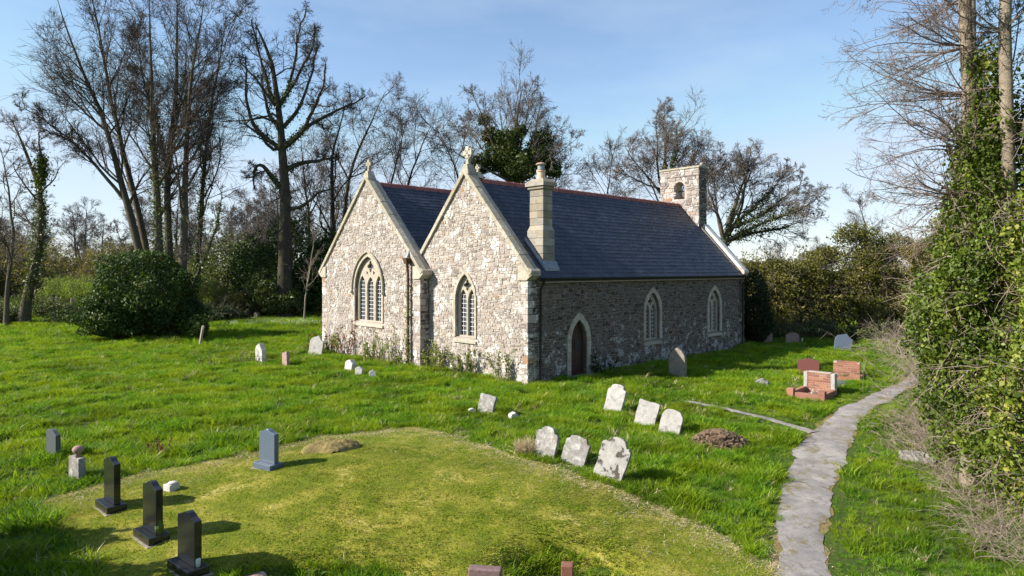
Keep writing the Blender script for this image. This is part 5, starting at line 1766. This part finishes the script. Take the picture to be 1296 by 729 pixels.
# hedge of olive thorn trees at the far side of the yard
rngh = random.Random(9)
for k, (x, y, h, w, lab) in enumerate(((15.2, 39.5, 5.6, 2.5, 'olive green thorn tree of the hedge, nearest the yew'), (18.2, 40.0, 5.9, 2.6, 'olive thorn tree of the hedge behind the bluish leaning gravestone'), (21.3, 39.0, 7.0, 2.7, 'tallest olive thorn tree of the hedge with a twiggy top'), (24.2, 37.5, 6.2, 2.5, 'olive thorn tree of the hedge beyond the path'), (26.6, 35.0, 5.6, 2.4, 'olive thorn tree of the hedge next to the pale dead brambles'), (28.5, 32.0, 5.4, 2.4, 'olive thorn tree of the hedge hidden partly by the ivy trees'), (13.2, 42.5, 5.0, 2.4, 'olive thorn tree half hidden behind the yew'))):
    bl = []
    for j in range(7):
        a = rngh.uniform(0, 6.28)
        rr = rngh.uniform(0.1, 0.8) * w
        z = rngh.uniform(0.3, 0.86) * h
        s = rngh.uniform(0.38, 0.58) * w
        bl.append(((rr * math.cos(a), rr * math.sin(a) * 0.7, z), (s, s * 0.9, s * rngh.uniform(0.55, 0.85))))
    bl.append(((0, 0, h * 0.45), (w * 0.85, w * 0.7, h * 0.46)))
    bl.append(((0.3, -0.6, h * 0.2), (w * 0.8, w * 0.55, h * 0.24)))
    bush('thorn_tree', x, y, bl, 22000, 0.165, 'leaf_olive', lab, 370 + k, cat='tree', inner=0.25, lump=0.35, twigs=850, twmat='twig_grey', bark='bark_grey', stems=9, bias=0.3, asp=0.5)
for k, (x, y, s, lab) in enumerate(((16.3, 36.3, 0.9, 'low dark ivy mound at the foot of the hedge'), (19.6, 36.0, 0.8, 'ivy mound under the tallest thorn tree'), (22.6, 34.6, 0.8, 'ivy mound beyond the bluish leaning gravestone'), (13.6, 37.2, 0.8, 'ivy mound between the yew and the hedge'))):
    bush('ivy_mound', x, y, [((0, 0, 0.35 * s), (1.9 * s, 1.0, 0.75 * s)), ((1.0, 0.3, 0.5 * s), (1.1 * s, 0.9, 0.9 * s))], 4200, 0.12, 'leaf_ivy_far', lab, 390 + k, inner=0.4, lump=0.3, twigs=260)
# shrub outside the frame whose round shadow falls on the lawn corner
bush('evergreen_bush', -11.0, 8.9, [((0, 0, 1.6), (1.1, 0.9, 1.8))], 7000, 0.17, 'leaf_dark', 'round evergreen bush beside the yard corner casting its shadow on the lawn', 399)
bush('evergreen_bush', -8.6, 7.9, [((0, 0, 1.2), (1.4, 0.9, 1.5))], 5000, 0.17, 'leaf_dark', 'low evergreen bush casting shadow on the corner of the mown lawn', 400)

# fence posts
for k, (c, r_, Y, h, lab) in enumerate(((67, 378, 55, 1.3, 'dark wooden fence post by the bright green shrubs'), (91, 380, 55, 1.0, 'pale wooden fence post by the bright green shrubs'), (72, 378, 54.8, 1.15, 'thin strut leaning on the dark fence post'))):
    X = (c - 648) / 830 * Y
    mb = MB()
    mb.lathe([(0.11, -0.3), (0.10, h * 0.6), (0.09, h - 0.03), (0.04, h)], 8)
    o = mb.build('fence_post', 'post_wood' if k else 'bark_dark')
    o.location = (X, Y, gz(X, Y))
    tag(o, lab, 'post')

# ------------------------------------------------------------------ ivy-clad trees beside the path
def ivy_column(x, y, stems, blobs, nleaf, label, seed, twig_bias, ntw=0, needles=0, size=0.072, tz=(4.0, 12.0), r0=0.16, bark='bark_pale', tlen=(1.2, 2.6), n_dead=520):
    rng = np.random.default_rng(seed)
    z0 = gz(x, y)
    e = empty('ivy_tree', (x, y, z0))
    tag(e, label, 'tree', None)
    S = np.stack([resample(s, 15, rng, 0.03) for s in stems])
    tt = np.linspace(0, 1, 15)[None, :]
    SR = np.full((len(stems), 1), r0) * (1 - 0.45 * tt) * (1 + 0.4 * np.exp(-tt * 14))
    for k in range(len(stems)):
        v, q = tubes(S[k:k + 1], SR[k:k + 1], 10)
        link('trunk', np_mesh('trunk', v, q, smooth=True), bark, e)
    pts, nv = blob_points(rng, nleaf, blobs, 0.5, 0.30, nl=14, freq=1.8)
    ok = pts[:, 2] > 0.05
    leaf_object('ivy', rng, pts[ok], size * rng.choice([0.7, 0.9, 1.2], len(pts[ok])), 'leaf_ivy', e, nv[ok], 0.65, 0.8, 0.6, clump=2.2)
    # bare shoots and dead stems poking through the ivy
    sel = rng.choice(len(pts), n_dead, replace=False)
    d = norm(nv[sel] * 0.5 + rng.normal(0, 0.5, (n_dead, 3)) + np.array([0, 0, -0.1]))
    T, TR = grow(rng, pts[sel] - d * 0.3, d, rng.uniform(0.4, 1.1, n_dead), np.full(n_dead, 0.008), np.full(n_dead, 0.003), 6, 0.28, -0.05)
    T2, TR2 = spawn(rng, T, TR, 4, 0.2, 0.95, 25, 65, 0.25, 0.55, 0.6, 4, 0.2, -0.02, 0.0025)
    v, q = join([tubes(T, TR, 3), slivers(T2, TR2, rng)])
    link('dead_shoots', np_mesh('dead_shoots', v, q), 'twig_pale', e)
    if ntw:
        # side branches of the trunks, bare and fine, sweeping outward
        L1, R1 = [], []
        zz = rng.uniform(tz[0], tz[1], ntw)
        st = []
        for k in range(ntw):
            s = S[k % len(stems)]
            i = np.clip(np.searchsorted(s[:, 2], zz[k]), 0, 14)
            st.append(s[i])
        dv = norm(np.array(twig_bias) + rng.normal(0, 0.55, (ntw, 3)))
        A, AR = grow(rng, np.array(st), dv, rng.uniform(*tlen, ntw), np.full(ntw, 0.016), np.full(ntw, 0.005), 9, 0.14, 0.015)
        B, BR = spawn(rng, A, AR, 8, 0.15, 1.0, 20, 60, 0.3, 0.6, 0.55, 6, 0.12, -0.015, 0.004, taper=0.5)
        C, CR = spawn(rng, B, BR, 6, 0.15, 1.0, 20, 60, 0.35, 0.7, 0.6, 5, 0.13, -0.02, 0.0026, taper=0.6)
        D, DR = spawn(rng, C, CR, 2, 0.2, 0.9, 20, 50, 0.35, 0.7, 0.7, 4, 0.13, -0.02, 0.0022, taper=0.6)
        v, q = join([tubes(A, AR, 5), tubes(B, BR, 4), slivers(C, CR, rng), slivers(D, DR, rng)])
        link('bare_branches', np_mesh('bare_branches', v, q), 'twig_mauve', e)
        if needles:
            pn, _ = stem_leaves(rng, B, BR, needles, 0.06, 0.2, 1.0)
            pn = pn[pn[:, 0] > np.quantile(pn[:, 0], 0.35)]
            leaf_object('needles', rng, pn, 0.07, 'needle_blue', e, None, asp=0.22)
    return e

ivy_column(8.55, 12.2, [[(0, 0, -0.3), (0.0, 0, 4), (-0.05, 0.1, 8), (-0.05, 0.1, 13)]],
           [((0.0, 0, 2.0), (0.75, 1.1, 2.1)), ((0.05, -0.2, 4.4), (0.72, 0.95, 1.7)), ((0.1, -0.1, 6.2), (0.5, 0.7, 1.3)), ((0.15, -0.1, 7.6), (0.34, 0.4, 0.8)), ((-0.4, -0.3, 3.8), (0.5, 0.6, 0.8)), ((-0.35, 0.2, 3.0), (0.75, 0.9, 1.1)), ((0.25, -0.6, 1.0), (0.9, 0.9, 1.1))],
           48000, 'pale trunk wrapped in ivy with bare reddish twigs sweeping over the path', 501, (-1.0, -0.1, 0.45), ntw=66, needles=2600, tz=(4.6, 10.5))
ivy_column(8.75, 11.6, [[(0, 0, -0.3), (0.05, 0, 3), (0.0, 0, 7), (-0.1, 0.0, 13)]],
           [((0.1, -0.3, 1.7), (0.85, 1.0, 1.8)), ((0.3, -0.3, 3.8), (0.55, 0.8, 1.4)), ((-0.2, -0.7, 0.9), (0.7, 0.8, 1.1)), ((0.35, 0.5, 5.8), (0.45, 0.6, 1.9)), ((-0.25, 0.4, 6.4), (0.2, 0.3, 0.9))],
           32000, 'bare pale trunk rising out of ivy next to the twiggy one', 502, (-0.25, 0.3, 0.3), ntw=40, needles=12000, tz=(6.6, 11.5), tlen=(0.8, 2.0), r0=0.14)
ivy_column(10.2, 14.4, [[(0, 0, -0.3), (0.1, 0, 4), (0.0, 0.2, 9), (0.1, 0.1, 14)]],
           [((-0.3, 0, 2.0), (1.0, 1.3, 2.1)), ((-0.1, 0, 4.6), (0.8, 1.0, 1.7)), ((-0.5, 0.2, 3.2), (0.8, 0.9, 1.0)), ((0.1, 0, 6.4), (0.5, 0.6, 1.0))],
           34000, 'ivy-clad tree behind the twiggy trunk, further along the path', 503, (-1.0, 0.2, 0.35), ntw=34, needles=1500, tz=(4.2, 10.0), size=0.08)
ivy_column(9.2, 10.6, [[(0, 0, -0.3), (0.1, 0, 4), (0.15, 0.1, 8), (0.2, 0.1, 13)], [(0.4, 0.5, -0.3), (0.5, 0.5, 4), (0.5, 0.6, 8), (0.6, 0.6, 13)]],
           [((-0.8, -0.4, 1.6), (0.95, 1.0, 1.7)), ((-0.2, 0, 4.0), (0.9, 1.0, 1.9)), ((0.3, 0.2, 6.5), (0.8, 0.9, 2.0)), ((-0.9, -1.0, 0.7), (0.75, 0.8, 0.9))],
           42000, 'ivy-clad twin trunks nearest the lower end of the path', 504, (-0.2, -0.6, 0.4), ntw=16, needles=9000, tz=(5.0, 12.0), tlen=(0.7, 1.6), bark='bark_dark')

# dead brambles and straw along the bank
def dead_tangle(name, pts, label, seed, n=600, ln=(0.5, 1.3), mat='straw', r=0.006, droop=-0.06, spread=0.45, side=4):
    rng = np.random.default_rng(seed)
    c = np.array(pts, float)
    t = rng.random(n) * (len(c) - 1)
    i = np.minimum(t.astype(int), len(c) - 2)
    p = c[i] + (c[i + 1] - c[i]) * (t - i)[:, None]
    xy = p[:, :2] + rng.normal(0, spread, (n, 2))
    z = G(xy[:, 0], xy[:, 1]) + 0.01
    st = np.c_[xy, z]
    x0, y0 = c[0][0], c[0][1]
    base = np.array([x0, y0, gz(x0, y0)])
    dv = np.stack([rng.normal(-0.25, 0.55, n), rng.normal(-0.1, 0.55, n), np.ones(n) * 0.9], -1)
    S, SR = grow(rng, st - base, dv, rng.uniform(*ln, n), np.full(n, r), np.full(n, r * 0.4), 7, 0.16, droop * 1.6)
    B, BR = spawn(rng, S, SR, side, 0.2, 0.95, 25, 65, 0.25, 0.6, 0.7, 4, 0.2, droop, r * 0.4)
    S[..., 2] = np.maximum(S[..., 2], (G(S[..., 0] + x0, S[..., 1] + y0) - base[2]) + 0.01)
    v, q = join([tubes(S, SR, 3), slivers(B, BR, rng)])
    tn = rng.random(len(v) // 2 + 1).repeat(2)[:len(v)]
    o = link(name, np_mesh(name, v, q, tn if len(tn) == len(v) else None), mat, None, tuple(base))
    tag(o, label, 'brambles')
    return o
dead_tangle('dead_grass', [(7.05, 9.3), (7.8, 10.9), (8.5, 12.3), (9.4, 13.9)], 'dead straw-coloured grass hanging along the foot of the ivy trees', 601, n=480, ln=(0.25, 0.8), r=0.0045, droop=-0.12, spread=0.2, side=3, mat='twig_pale')
dead_tangle('dead_bramble', [(8.6, 13.2), (9.6, 15.0), (10.8, 17.0)], 'pale dead bramble tangle beside the bend of the path', 602, n=300, ln=(0.5, 1.3), r=0.006, spread=0.35, mat='twig_pale')
dead_tangle('dead_bramble', [(12.2, 17.8), (14.2, 21.0), (16.2, 24.5), (18.5, 28.0)], 'pale dead bramble tangle running from the ivy trees to the hedge', 603, n=480, ln=(0.8, 2.4), r=0.008, spread=0.8, mat='twig_pale')
dead_tangle('dead_bramble', [(17.2, 29.0), (19.5, 31.5), (21.5, 33.0)], 'pale arching brambles at the hedge foot past the bluish gravestone', 604, n=300, ln=(0.8, 2.2), r=0.009, spread=0.8, mat='twig_pale')

# bank stone lying under the brambles
old_stone('bank_stone', 8.75, 14.1, 0.7, 0.16, 0.5, 'broken', 'old_grey', R(-40), 0, -20, 'pale boulder half buried in the bank beside the path', 610, cat='boulder')

# ------------------------------------------------------------------ weeds at the foot of the gables
def weed(x, y, n, h, label, seed, mat='leaf_weed', spread=0.22, leaves=26, size=0.09, stem='twig_pale', lean=(0, 0), group=None):
    rng = np.random.default_rng(seed)
    z0 = gz(x, y)
    e = empty('weed_plant', (x, y, z0))
    tag(e, label, 'plant', group)
    st = np.c_[rng.normal(0, spread, n), rng.normal(0, spread * 0.5, n), np.full(n, -0.03)]
    dv = np.stack([rng.normal(lean[0], 0.18, n), rng.normal(lean[1], 0.18, n), np.ones(n)], -1)
    S, SR = grow(rng, st, dv, h * rng.uniform(0.5, 1.0, n), np.full(n, 0.010), np.full(n, 0.004), 7, 0.10, 0.05)
    B, BR = spawn(rng, S, SR, 4, 0.2, 0.9, 25, 55, 0.2, 0.45, 0.6, 4, 0.12, 0.04, 0.004)
    v, q = join([tubes(S, SR, 4), tubes(B, BR, 3)])
    link('stems', np_mesh('stems', v, q), stem, e)
    p1, _ = stem_leaves(rng, S, SR, leaves * n // 2, 0.05, 0.1, 1.0)
    p2, _ = stem_leaves(rng, B, BR, leaves * n // 2, 0.04, 0.1, 1.0)
    leaf_object('leaves', rng, np.concatenate([p1, p2]), size, mat, e, None, asp=0.45)
    return e
def chw(s, ee):                                                          # church plan -> world
    return CH_O[0] + 0.7195 * s - 0.6945 * ee, CH_O[1] + 0.6945 * s + 0.7195 * ee
for k, (s, ee, n, h, mat, st, lab) in enumerate((
        (-0.35, 1.0, 5, 1.5, 'leaf_weed', 'twig_pale', 'thin yellowish weed against the nave gable corner'),
        (-0.35, 2.9, 7, 1.25, 'leaf_weed', 'twig_pale', 'leafy weed below the two-light gable window'),
        (-0.4, 3.7, 7, 1.1, 'leaf_weed', 'twig_brown', 'brown and green weed at the middle of the nave gable foot'),
        (-0.35, 4.7, 8, 1.35, 'leaf_weed', 'twig_pale', 'tall weed clump beside the valley return'),
        (-0.8, 7.4, 6, 1.7, 'leaf_weed', 'twig_pale', 'tall green weed near the rusty downpipe'),
        (-0.8, 8.6, 8, 1.0, 'leaf_weed', 'twig_brown', 'bushy weed below the three-light window'),
        (-0.8, 10.6, 5, 2.0, 'leaf_rust', 'twig_brown', 'tall reddish brown dock stem against the chapel gable'),
        (-0.8, 11.7, 8, 1.0, 'leaf_weed', 'twig_brown', 'low weed clump towards the chapel corner'),
        (-0.9, 12.9, 6, 1.1, 'leaf_rust', 'twig_brown', 'rusty weed at the chapel corner beside the pale pointed stone'),
        (-0.7, 6.2, 5, 0.8, 'leaf_ivy', 'twig_brown', 'green ivy shoots round the foot of the rusty downpipe'),
        (3.6, -0.4, 6, 0.75, 'leaf_dark', 'twig_brown', 'dark little plant beside the church door'))):
    x, y = chw(s, ee)
    weed(x, y, n + 3, h * 1.1, lab, 700 + k, mat, stem=st, leaves=56, size=0.10, spread=0.30)
weed(-10.9, 26.9, 10, 0.9, 'pale leafy weeds around the broken whitish pillar', 720, 'leaf_weed', 0.35)
weed(-12.3, 26.2, 8, 0.8, 'bushy weeds in the open grass near the broken pillar', 721, 'leaf_weed', 0.35)
weed(-9.0, 30.3, 3, 1.3, 'rusty dock stem behind the pale pointed gravestone', 722, 'leaf_rust', 0.15, stem='twig_brown')
weed(-7.56, 14.1, 9, 0.55, 'dry brown dock plant in the long grass', 723, 'leaf_rust', 0.10, leaves=20, size=0.06, stem='twig_brown')
weed(9.35, 20.3, 4, 0.3, 'small white flowering plant inside the pillared brick grave', 724, 'petal_white', 0.1, size=0.06)
weed(11.9, 23.0, 8, 0.35, 'green plant growing on the plain brick grave', 725, 'leaf_weed', 0.25, size=0.07)
dead_tangle('dry_grass_tuft', [(0.30, 13.85), (0.36, 13.75)], 'dry brown grass tuft against the first grey shouldered gravestone', 726, n=500, ln=(0.15, 0.42), r=0.005, droop=-0.02, spread=0.085, side=1)
# ivy climbing the rusty downpipe
rng = np.random.default_rng(730)
zz = np.r_[rng.uniform(0, 3.3, 420), rng.normal(2.0, 0.12, 60), rng.uniform(0, 1.2, 250)]
x, y = chw(AX0 - 0.15, 6.15)
pts = np.c_[rng.normal(0, 0.055, len(zz)), rng.normal(0, 0.055, len(zz)), zz]
e = empty('ivy_plant', (x, y, 0))
tag(e, 'thin ivy climbing the rusty downpipe', 'plant')
leaf_object('ivy', rng, pts, 0.07, 'leaf_ivy', e)
S, SR = grow(rng, np.array([[0, 0.03, -0.1], [0.02, -0.03, -0.1]]), np.array([[0, 0, 1.0], [0, 0, 1.0]]), np.array([3.3, 2.6]), np.full(2, 0.012), np.full(2, 0.005), 12, 0.02, 0.3)
v, q = tubes(S, SR, 4)
link('stem', np_mesh('stem', v, q), 'twig_brown', e)

# ------------------------------------------------------------------ grass
def blade_mesh(name, n, rad, h0, h1, wid, lean, seed, mat, seg=3):
    rng = np.random.default_rng(seed)
    a = rng.random(n) * 6.283
    r = rad * np.sqrt(rng.random(n))
    bx, by = r * np.cos(a), r * np.sin(a)
    fa = rng.random(n) * 6.283
    la = a + rng.normal(0, 0.9, n)
    h = rng.uniform(h0, h1, n)
    ln = lean * h * rng.uniform(0.3, 1.3, n)
    vs, fs, tn = [], [], []
    for k in range(n):
        w = wid * rng.uniform(0.7, 1.3)
        px, py = math.cos(fa[k]) * w, math.sin(fa[k]) * w
        b = len(vs)
        for i in range(seg):
            t = i / seg
            cx = bx[k] + math.cos(la[k]) * ln[k] * t * t
            cy = by[k] + math.sin(la[k]) * ln[k] * t * t
            cz = h[k] * (t - 0.25 * t * t * (ln[k] / h[k])) - 0.02
            f = 1 - 0.55 * t
            vs += [(cx - px * f, cy - py * f, cz), (cx + px * f, cy + py * f, cz)]
        vs.append((bx[k] + math.cos(la[k]) * ln[k], by[k] + math.sin(la[k]) * ln[k], h[k] * (1 - 0.25 * ln[k] / h[k]) - 0.02))
        for i in range(seg - 1):
            fs.append((b + 2 * i, b + 2 * i + 1, b + 2 * i + 3, b + 2 * i + 2))
        fs.append((b + 2 * seg - 2, b + 2 * seg - 1, b + 2 * seg))
        tn += [rng.random() * 0.45] * (2 * seg + 1)
    me = bpy.data.meshes.new(name)
    me.from_pydata(vs, [], fs)
    at = me.attributes.new('tone', 'FLOAT', 'POINT')
    at.data.foreach_set('value', np.array(tn, np.float32))
    me.materials.append(M[mat])
    me.update()
    return bpy.data.objects.new(name, me)

def scatter(name, pts, scale, protos, kind_label, cat, weights=None):
    """one object holding the points; geometry nodes set a tuft on each"""
    rng = np.random.default_rng(len(pts))
    me = bpy.data.meshes.new(name)
    me.vertices.add(len(pts))
    me.vertices.foreach_set('co', np.asarray(pts, np.float32).ravel())
    for an, val in (('scl', scale), ('rot', rng.random(len(pts)) * 6.283)):
        a = me.attributes.new(an, 'FLOAT', 'POINT')
        a.data.foreach_set('value', np.asarray(val, np.float32))
    a = me.attributes.new('pick', 'INT', 'POINT')
    a.data.foreach_set('value', rng.choice(len(protos), len(pts), p=weights).astype(np.int32))
    me.update()
    o = link(name, me)
    col = bpy.data.collections.new(name + '_tufts')
    for p in protos:
        col.objects.link(p)
    ng = bpy.data.node_groups.new(name, 'GeometryNodeTree')
    ng.interface.new_socket('Geometry', in_out='INPUT', socket_type='NodeSocketGeometry')
    ng.interface.new_socket('Geometry', in_out='OUTPUT', socket_type='NodeSocketGeometry')
    N, L = ng.nodes, ng.links
    gi, go = N.new('NodeGroupInput'), N.new('NodeGroupOutput')
    ip = N.new('GeometryNodeInstanceOnPoints')
    ci = N.new('GeometryNodeCollectionInfo')
    ci.inputs['Collection'].default_value = col
    ci.inputs['Separate Children'].default_value = True
    ci.inputs['Reset Children'].default_value = True
    def attr(n, t):
        a = N.new('GeometryNodeInputNamedAttribute')
        a.data_type = t
        a.inputs['Name'].default_value = n
        return a.outputs['Attribute']
    cx = N.new('ShaderNodeCombineXYZ')
    L.new(attr('rot', 'FLOAT'), cx.inputs['Z'])
    L.new(gi.outputs[0], ip.inputs['Points'])
    L.new(ci.outputs[0], ip.inputs['Instance'])
    ip.inputs['Pick Instance'].default_value = True
    L.new(attr('pick', 'INT'), ip.inputs['Instance Index'])
    L.new(cx.outputs[0], ip.inputs['Rotation'])
    sx = N.new('ShaderNodeCombineXYZ')
    s_ = attr('scl', 'FLOAT')
    for k in 'XYZ':
        L.new(s_, sx.inputs[k])
    L.new(sx.outputs[0], ip.inputs['Scale'])
    L.new(ip.outputs[0], go.inputs[0])
    md = o.modifiers.new('scatter', 'NODES')
    md.node_group = ng
    tag(o, kind_label, cat, None, 'stuff')
    return o

rng = np.random.default_rng(900)
def in_church(x, y):
    dx, dy = x - CH_O[0], y - CH_O[1]
    s = dx * 0.7195 + dy * 0.6945
    ee = -dx * 0.6945 + dy * 0.7195
    return ((s > -0.02) & (s < LEN) & (ee > -0.02) & (ee < NW)) | ((s > AX0 - 0.02) & (s < AX1) & (ee > AY0) & (ee < AY1)) | ((s > 1.8) & (s < 3.5) & (ee > -0.55) & (ee < 0))
def field(y0, y1, dens, margin=1.06):
    n = int((y1 - y0) * (y1 * 0.79 * margin * 2) * dens)
    y = rng.uniform(y0, y1, n)
    x = rng.uniform(-1, 1, n) * y1 * 0.79 * margin
    ok = np.abs(x) < y * 0.79 * margin + 0.8
    return x[ok], y[ok]
def lumps(x, y):
    return np.sin(x * 1.9 + 1.3 * np.sin(y * 1.1)) * np.cos(y * 2.3 + 1.1 * np.sin(x * 0.8)) * 0.5 + np.sin(x * 4.1 + y * 1.7) * np.cos(y * 4.7 - x * 1.2) * 0.35
xs, ys, sc = [], [], []
for (a, b, d, s) in ((6.8, 14, 100, 0.80), (14, 22, 74, 0.88), (22, 34, 44, 1.08), (34, 52, 14, 1.6), (52, 80, 4, 2.2)):
    x, y = field(a, b, d)
    ds = seg_d(x, y, PATH, PATHW)
    db = seg_d(x, y, BRANCH, BRANCHW)
    mow = in_poly(x, y, MOW)
    hol = (((x - 0.75) / 0.85) ** 2 + ((y - 9.25) / 0.6) ** 2 < 1.0) | (((x + 2.6) / 1.3) ** 2 + ((y - 8.9) / 0.45) ** 2 < 1.0)
    hp = ((x - 4.75) / 0.66) ** 2 + ((y - 15.05) / 0.54) ** 2 < 1
    bank = (hedge_d(x, y) > 2.5) & (y < 17)
    grave = (np.abs((x - 9.3) * 0.9 + (y - 20.1) * -0.44) < 0.5) & (np.abs((x - 9.3) * 0.44 + (y - 20.1) * 0.9) < 0.7)
    ok = (ds > 0.03 + 0.06 * rng.random(len(x)) - 0.17 * np.clip(lumps(x * 1.7 + 2, y * 1.7), 0, 1)) & (db > 0.02) & (~mow | hol) & ~hp & ~in_church(x, y) & ~grave & (~bank | (rng.random(len(x)) < 0.25))
    ok &= ~((y > 36) & (x > -9) & (x < 9) & (y < 60))
    x, y, ds, db = x[ok], y[ok], ds[ok], db[ok]
    lum = lumps(x, y)
    k = s * (0.80 + 0.62 * lum + rng.normal(0, 0.16, len(x)))
    k *= np.where(ds < 0.25, 0.5, 1.0) * np.where(db < 0.35, 0.5, 1.0)
    k *= np.where(hedge_d(x, y) > 0.2, 0.75, 1.0)
    xs.append(x)
    ys.append(y)
    sc.append(np.clip(k, 0.35 * s, None))
for _ in range(420):                                                      # tussocks standing above the rest
    cy = rng.uniform(8.5, 36)
    cx = rng.uniform(-0.82, 0.55) * cy
    m = rng.integers(8, 22)
    x, y = cx + rng.normal(0, 0.22, m), cy + rng.normal(0, 0.15, m)
    ok = ~in_poly(x, y, MOW) & (seg_d(x, y, PATH, PATHW) > 0.15) & (seg_d(x, y, BRANCH, BRANCHW) > 0.5) & ~in_church(x, y) & (hedge_d(x, y) < 1.5)
    xs.append(x[ok])
    ys.append(y[ok])
    sc.append((rng.uniform(1.1, 1.6) * rng.uniform(0.8, 1.1, m))[ok])
x, y, k = np.concatenate(xs), np.concatenate(ys), np.concatenate(sc)
for gx, gy, grz, gw, gl in ((9.75, 20.75, R(-42), 0.58, 1.45), (12.1, 23.7, R(-36), 0.6, 1.1)):   # inside the brick kerbs nothing grows tall
    lx = (x - gx) * math.cos(grz) + (y - gy) * math.sin(grz)
    ly = -(x - gx) * math.sin(grz) + (y - gy) * math.cos(grz)
    ok = ~((np.abs(lx) < gw) & (ly > -gl) & (ly < 0.16))
    near = (np.abs(lx) < gw + 0.5) & (ly > -gl - 0.7) & (ly < 0.3)
    k = np.where(near, np.minimum(k, 0.55), k)
    x, y, k = x[ok], y[ok], k[ok]
for gx, gy in ((2.73, 17.84), (3.37, 16.73), (3.81, 15.97), (-0.73, 17.72), (0.65, 13.52), (1.21, 13.18), (1.79, 12.4), (-10.42, 27.2), (-9.14, 26.53), (-8.91, 29.7), (-6.2, 25.09), (-5.62, 24.16), (-5.01, 23.63), (0.04, 17.13), (5.89, 23.29), (15.83, 31.43), (14.57, 34.07), (13.5, 34.81), (-15.88, 33.37)):
    near = (np.abs(x - gx + 0.25) < 0.6) & (y < gy + 0.1) & (y > gy - 0.9)
    k = np.where(near, np.minimum(k, 0.8), k)
tufts = [blade_mesh('grass_tuft', 32, 0.12, 0.08, 0.22, 0.0062, 0.8, 910 + i, 'grass_blade') for i in range(5)]
hum = np.clip(seg_d(x, y, PATH, PATHW) * 1.4, 0, 1) * np.clip(seg_d(x, y, np.r_[MOW, MOW[:1]]) * 1.6, 0, 1)      # hummocky turf away from the edges
zz = G(x, y) + hum * (0.075 * np.clip(lumps(x, y) + 0.25, 0, 1.2) + 0.05 * np.clip(lumps(x * 2.3 + 5, y * 2.3), 0, 1))
# Blender lists a collection's tufts by name: the plain grass first, then weeds and dry stalks
tufts += [blade_mesh('grass_tuft_weed', 18, 0.10, 0.06, 0.16, 0.022, 1.0, 920 + i, 'leaf_dock', seg=3) for i in range(2)] + [blade_mesh('grass_tuft_wisp', 12, 0.10, 0.12, 0.26, 0.0055, 0.9, 925 + i, 'straw', seg=3) for i in range(2)]
scatter('long_grass', np.c_[x, y, zz], k, tufts, 'long lush green grass over the churchyard', 'grass', weights=[0.185] * 5 + [0.03, 0.015, 0.02, 0.01])
# short mown grass with thatch
n = 26000
x, y = rng.uniform(-8.6, 3.8, n), rng.uniform(6.4, 16.4, n)
ok = in_poly(x, y, MOW) & (np.abs(x) < y * 0.84 + 0.5)
x, y = x[ok], y[ok]
mt = [blade_mesh('mown_tuft', 30, 0.10, 0.02, 0.055, 0.0070, 1.5, 930 + i, 'mown_blade', seg=2) for i in range(4)]
scatter('mown_grass', np.c_[x, y, G(x, y) + 0.012], np.clip(rng.normal(0.95, 0.25, len(x)), 0.4, 1.7), mt, 'short yellow-green mown grass on the raised lawn', 'grass')
# white-flowered ground cover at the thicket edge
n = 1500
x = rng.uniform(-20.5, -13.2, n)
y = rng.normal(47.0, 0.55, n)
fl = [blade_mesh('flower_tuft', 22, 0.2, 0.10, 0.30, 0.018, 0.5, 950 + i, 'petal_white', seg=2) for i in range(2)] + [blade_mesh('flower_leaf_tuft', 26, 0.2, 0.15, 0.36, 0.012, 0.6, 955 + i, 'grass_blade') for i in range(3)]
scatter('white_flowers', np.c_[x, y, G(x, y)], rng.uniform(0.7, 1.3, n), fl, 'drift of small white flowers at the edge of the dark thicket', 'flowers')
# thin straw on the worn edge of the lawn
n = 2600
ed = subdiv([tuple(p) for p in MOW[:16]], 0.2)
pe = np.array(ed)[rng.integers(0, len(ed), n)] + rng.normal(0, 1, (n, 2)) * rng.choice([0.12, 0.3, 0.7], n)[:, None] + np.array([0.05, -0.3])
st_ = [blade_mesh('straw_tuft', 16, 0.12, 0.02, 0.06, 0.006, 2.2, 960 + i, 'straw', seg=2) for i in range(3)]
scatter('cut_straw', np.c_[pe, G(pe[:, 0], pe[:, 1]) + 0.015], rng.uniform(0.6, 1.4, n), st_, 'dry cut grass lying along the lawn edge', 'grass')
